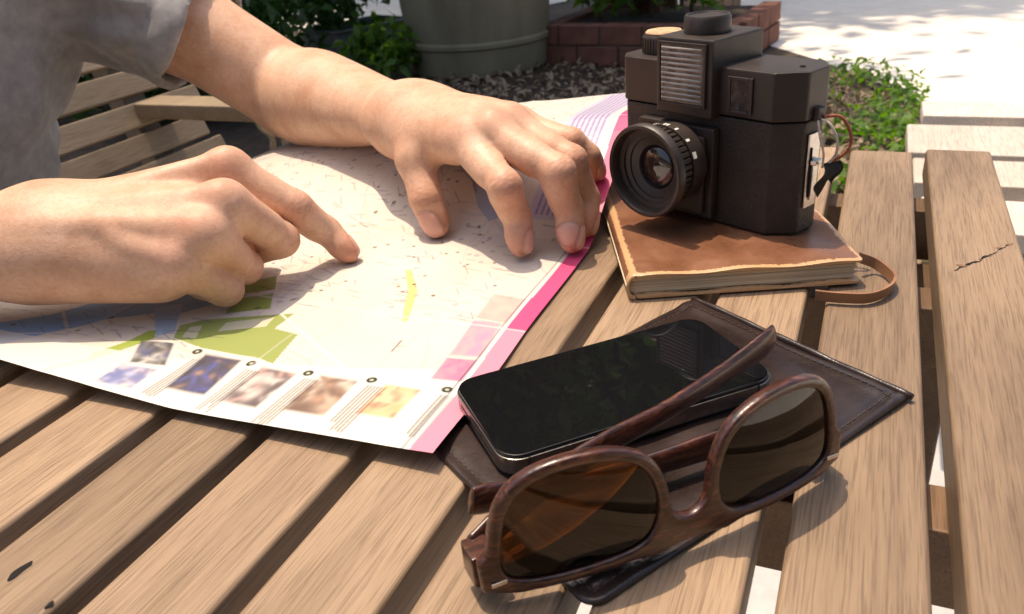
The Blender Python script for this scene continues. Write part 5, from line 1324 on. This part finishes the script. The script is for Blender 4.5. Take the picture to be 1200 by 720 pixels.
box('cap_rail', (-0.05, clen + 0.02, -0.02, 0.06, 0.428, 0.455), BROWN_BOARD, wp, bev=0.004)
# ------------------------------------------------------------------ grey crate among the shrubs
CRATE = noise_mat('grey_plastic', (0.13, 0.14, 0.14), (0.20, 0.21, 0.205), rough=0.6, scale=12, bump=0.1)
cr = W(425, 66, G0); crate = thing('grey_crate', 'empty grey rectangular plant crate between the shrub and the pot', 'crate', Matrix.Translation(Vector((cr[0], cr[1], G0))) @ rot_z(0.75))
for lims in ((-.30, .30, -.20, -.185, 0, .20), (-.30, .30, .185, .20, 0, .20), (-.30, -.285, -.184, .184, 0, .20), (.285, .30, -.184, .184, 0, .20)): box('wall', lims, CRATE, crate, bev=0.003)
for lims in ((-.315, .315, -.215, -.180, .201, .215), (-.315, .315, .180, .215, .201, .215), (-.315, -.28, -.179, .179, .201, .215), (.28, .315, -.179, .179, .201, .215)): box('rim', lims, CRATE, crate, bev=0.003)
box('bottom', (-.284, .284, -.184, .184, 0.002, .012), CRATE, crate)
# ------------------------------------------------------------------ bench under the person
bo = nd(-0.82, 0.45, G0)
bench = thing('wooden_bench', 'grey weathered slatted bench with armrest on which the person sits', 'bench', Matrix.Translation(Vector(bo)) @ rot_z(AZ))
def bl_(nv, dv, z): return (nv + 0.82, dv - 0.45, z - G0)
def back_n(z): return -1.094 - 0.36 * (z + 0.038)
for i, z in enumerate((0.150, 0.103, 0.056, 0.009, -0.038, -0.085, -0.130, -0.172)):
    o = box('back_slat', (-0.009, 0.009, -0.75, 0.65 - (0.02 if i % 3 == 0 else 0.0), -0.0190, 0.0190), BENCH_WOOD, bench, bev=0.003)
    p = bl_(back_n(z), 0.45, z); o.location = p; o.rotation_euler = (0, -math.atan(0.36), 0)
for i in range(6):
    n0 = -1.035 + i * 0.075
    box('seat_slat', (n0 + 0.82, n0 + 0.82 + 0.062, -0.75, 0.65, -0.322 - G0, -0.300 - G0), BENCH_WOOD, bench, bev=0.003)
for dv in (-0.22, 0.985):
    for (na, nb2) in ((-1.075, -1.03), (-0.615, -0.57)):
        box('leg', (na + 0.82, nb2 + 0.82, dv - 0.0225 - 0.45, dv + 0.0225 - 0.45, 0.0, (-0.090 if na > -1 else -0.324) - G0), BENCH_WOOD, bench, bev=0.003)
    o = box('back_post', (-0.018, 0.018, dv - 0.0225 - 0.45, dv + 0.0225 - 0.45, -0.31, 0.27), BENCH_WOOD, bench, bev=0.003); o.location = (back_n(-0.05) - 0.031 + 0.82, 0, -0.05 - G0); o.rotation_euler = (0, -math.atan(0.36), 0)
    box('armrest', (-1.072 + 0.82, -0.545 + 0.82, dv - 0.030 - 0.45, dv + 0.030 - 0.45, -0.0885 - G0, -0.064 - G0), BENCH_WOOD, bench, bev=0.004)
    box('seat_rail', (-1.028 + 0.82, -0.617 + 0.82, dv - 0.0150 - 0.45, dv + 0.0150 - 0.45, -0.372 - G0, -0.3235 - G0), BENCH_WOOD, bench, bev=0.003)
# ------------------------------------------------------------------ pale bench at the right
zb = -0.20; po = nd(0.75, 1.31, G0)
pale = thing('pale_bench', 'pale sunlit slatted bench standing beyond the end of the table', 'bench', Matrix.Translation(Vector(po)) @ rot_z(AZ))
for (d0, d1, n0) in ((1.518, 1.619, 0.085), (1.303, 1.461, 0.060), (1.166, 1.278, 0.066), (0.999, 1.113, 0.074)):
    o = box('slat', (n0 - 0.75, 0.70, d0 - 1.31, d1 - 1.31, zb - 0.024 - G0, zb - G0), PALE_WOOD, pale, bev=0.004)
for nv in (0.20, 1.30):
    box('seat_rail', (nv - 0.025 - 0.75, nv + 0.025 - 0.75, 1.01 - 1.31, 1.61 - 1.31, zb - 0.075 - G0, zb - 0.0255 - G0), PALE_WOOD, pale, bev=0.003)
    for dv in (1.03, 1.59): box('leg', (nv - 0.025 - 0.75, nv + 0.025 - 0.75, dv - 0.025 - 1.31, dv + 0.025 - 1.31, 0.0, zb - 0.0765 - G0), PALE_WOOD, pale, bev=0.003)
# ------------------------------------------------------------------ bare climbing stems beside the bench
STEM = noise_mat('tan_stem', (0.26, 0.19, 0.10), (0.42, 0.32, 0.18), rough=0.8, scale=40, bump=0.4)
vb = W(328, 195, -0.45); vb = np.array([vb[0], vb[1], G0]); vine = thing('bare_vine', 'two bare tan vine stems rising beside the bench armrest', 'plant', vb)
def vz(u, v, y): D = ray(u, v); t_ = y / D[1]; return CAM + t_ * D
for pts in (((299, 136), (306, 150), (318, 160), (320, 175), (316, 196), (318, 225)), ((325, 140), (331, 152), (334, 170), (330, 186), (333, 215))):
    P_ = [Vector(vz(u, v, vb[1]) - vb) for u, v in pts] + [Vector((0.02 * len(pts) - 0.1, 0, 0.0))]
    mesh_obj('stem', *tube(spline(P_, 6), 0.0085, 8), STEM, vine)
# ------------------------------------------------------------------ litter and ground cover (uncountable)
def in_poly(P_, poly_):
    poly_ = np.array(poly_); ins = np.zeros(len(P_), bool)
    for a, b in zip(poly_, np.roll(poly_, -1, 0)):
        if a[1] != b[1]: ins ^= ((a[1] > P_[:, 1]) != (b[1] > P_[:, 1])) & (P_[:, 0] < (b[0] - a[0]) * (P_[:, 1] - a[1]) / (b[1] - a[1]) + a[0])
    return ins
DRY = leaf_mat('dry_leaves', (0.13, 0.085, 0.05), (0.42, 0.33, 0.23), trans=0.15, rough=0.7, scale=30)
P_ = np.stack([rng.uniform(-1.5, 2.0, 9000), rng.uniform(1.5, 5.6, 9000), rng.uniform(0.004, 0.02, 9000) + G0], -1)
P_ = P_[in_poly(P_, [W(500, 95, G0)[:2], W(640, 72, G0)[:2], W(880, 66, G0)[:2], W(985, 102, G0)[:2], (1.25, 2.2), (0.6, 1.6), (-0.8, 1.6)])]
V, Q = leaf_mesh(P_, 0.055, up_bias=1.2, aspect=0.5, droop=0.05); tag(mesh_obj('leaf_litter', V, Q, DRY, smooth=False), 'dry fallen leaves and chips scattered over the dark mulch', 'leaf litter', kind='stuff')
gp = [W(952, 88, G0)[:2], W(1010, 84, G0)[:2], W(1086, 118, G0)[:2], W(1092, 200, G0)[:2], (1.15, 1.75), (0.70, 1.35), (0.55, 1.75), (1.0, 2.6)]
P_ = np.stack([rng.uniform(0.4, 2.6, 16000), rng.uniform(1.2, 4.6, 16000), G0 + rng.uniform(0.01, 0.10, 16000) ** 1.0], -1); P_ = P_[in_poly(P_, gp)]
keep = np.sin(P_[:, 0] * 9 + 2 * np.sin(P_[:, 1] * 5)) + rng.normal(0, .7, len(P_)) > 0.35
V, Q = leaf_mesh(P_[keep], 0.048, up_bias=0.7); tag(mesh_obj('ground_cover', V, Q, LEAF_B, smooth=False), 'low bright green ground cover beside the pale bench', 'ground cover', kind='stuff')
V, Q = leaf_mesh(P_[~keep] * np.array([1, 1, 0]) + np.array([0, 0, G0 + 0.006]), 0.05, up_bias=1.2, droop=0.05); tag(mesh_obj('leaf_litter', V, Q, DRY, smooth=False), 'dry leaves lying between the green ground cover', 'leaf litter', kind='stuff')

build_person()
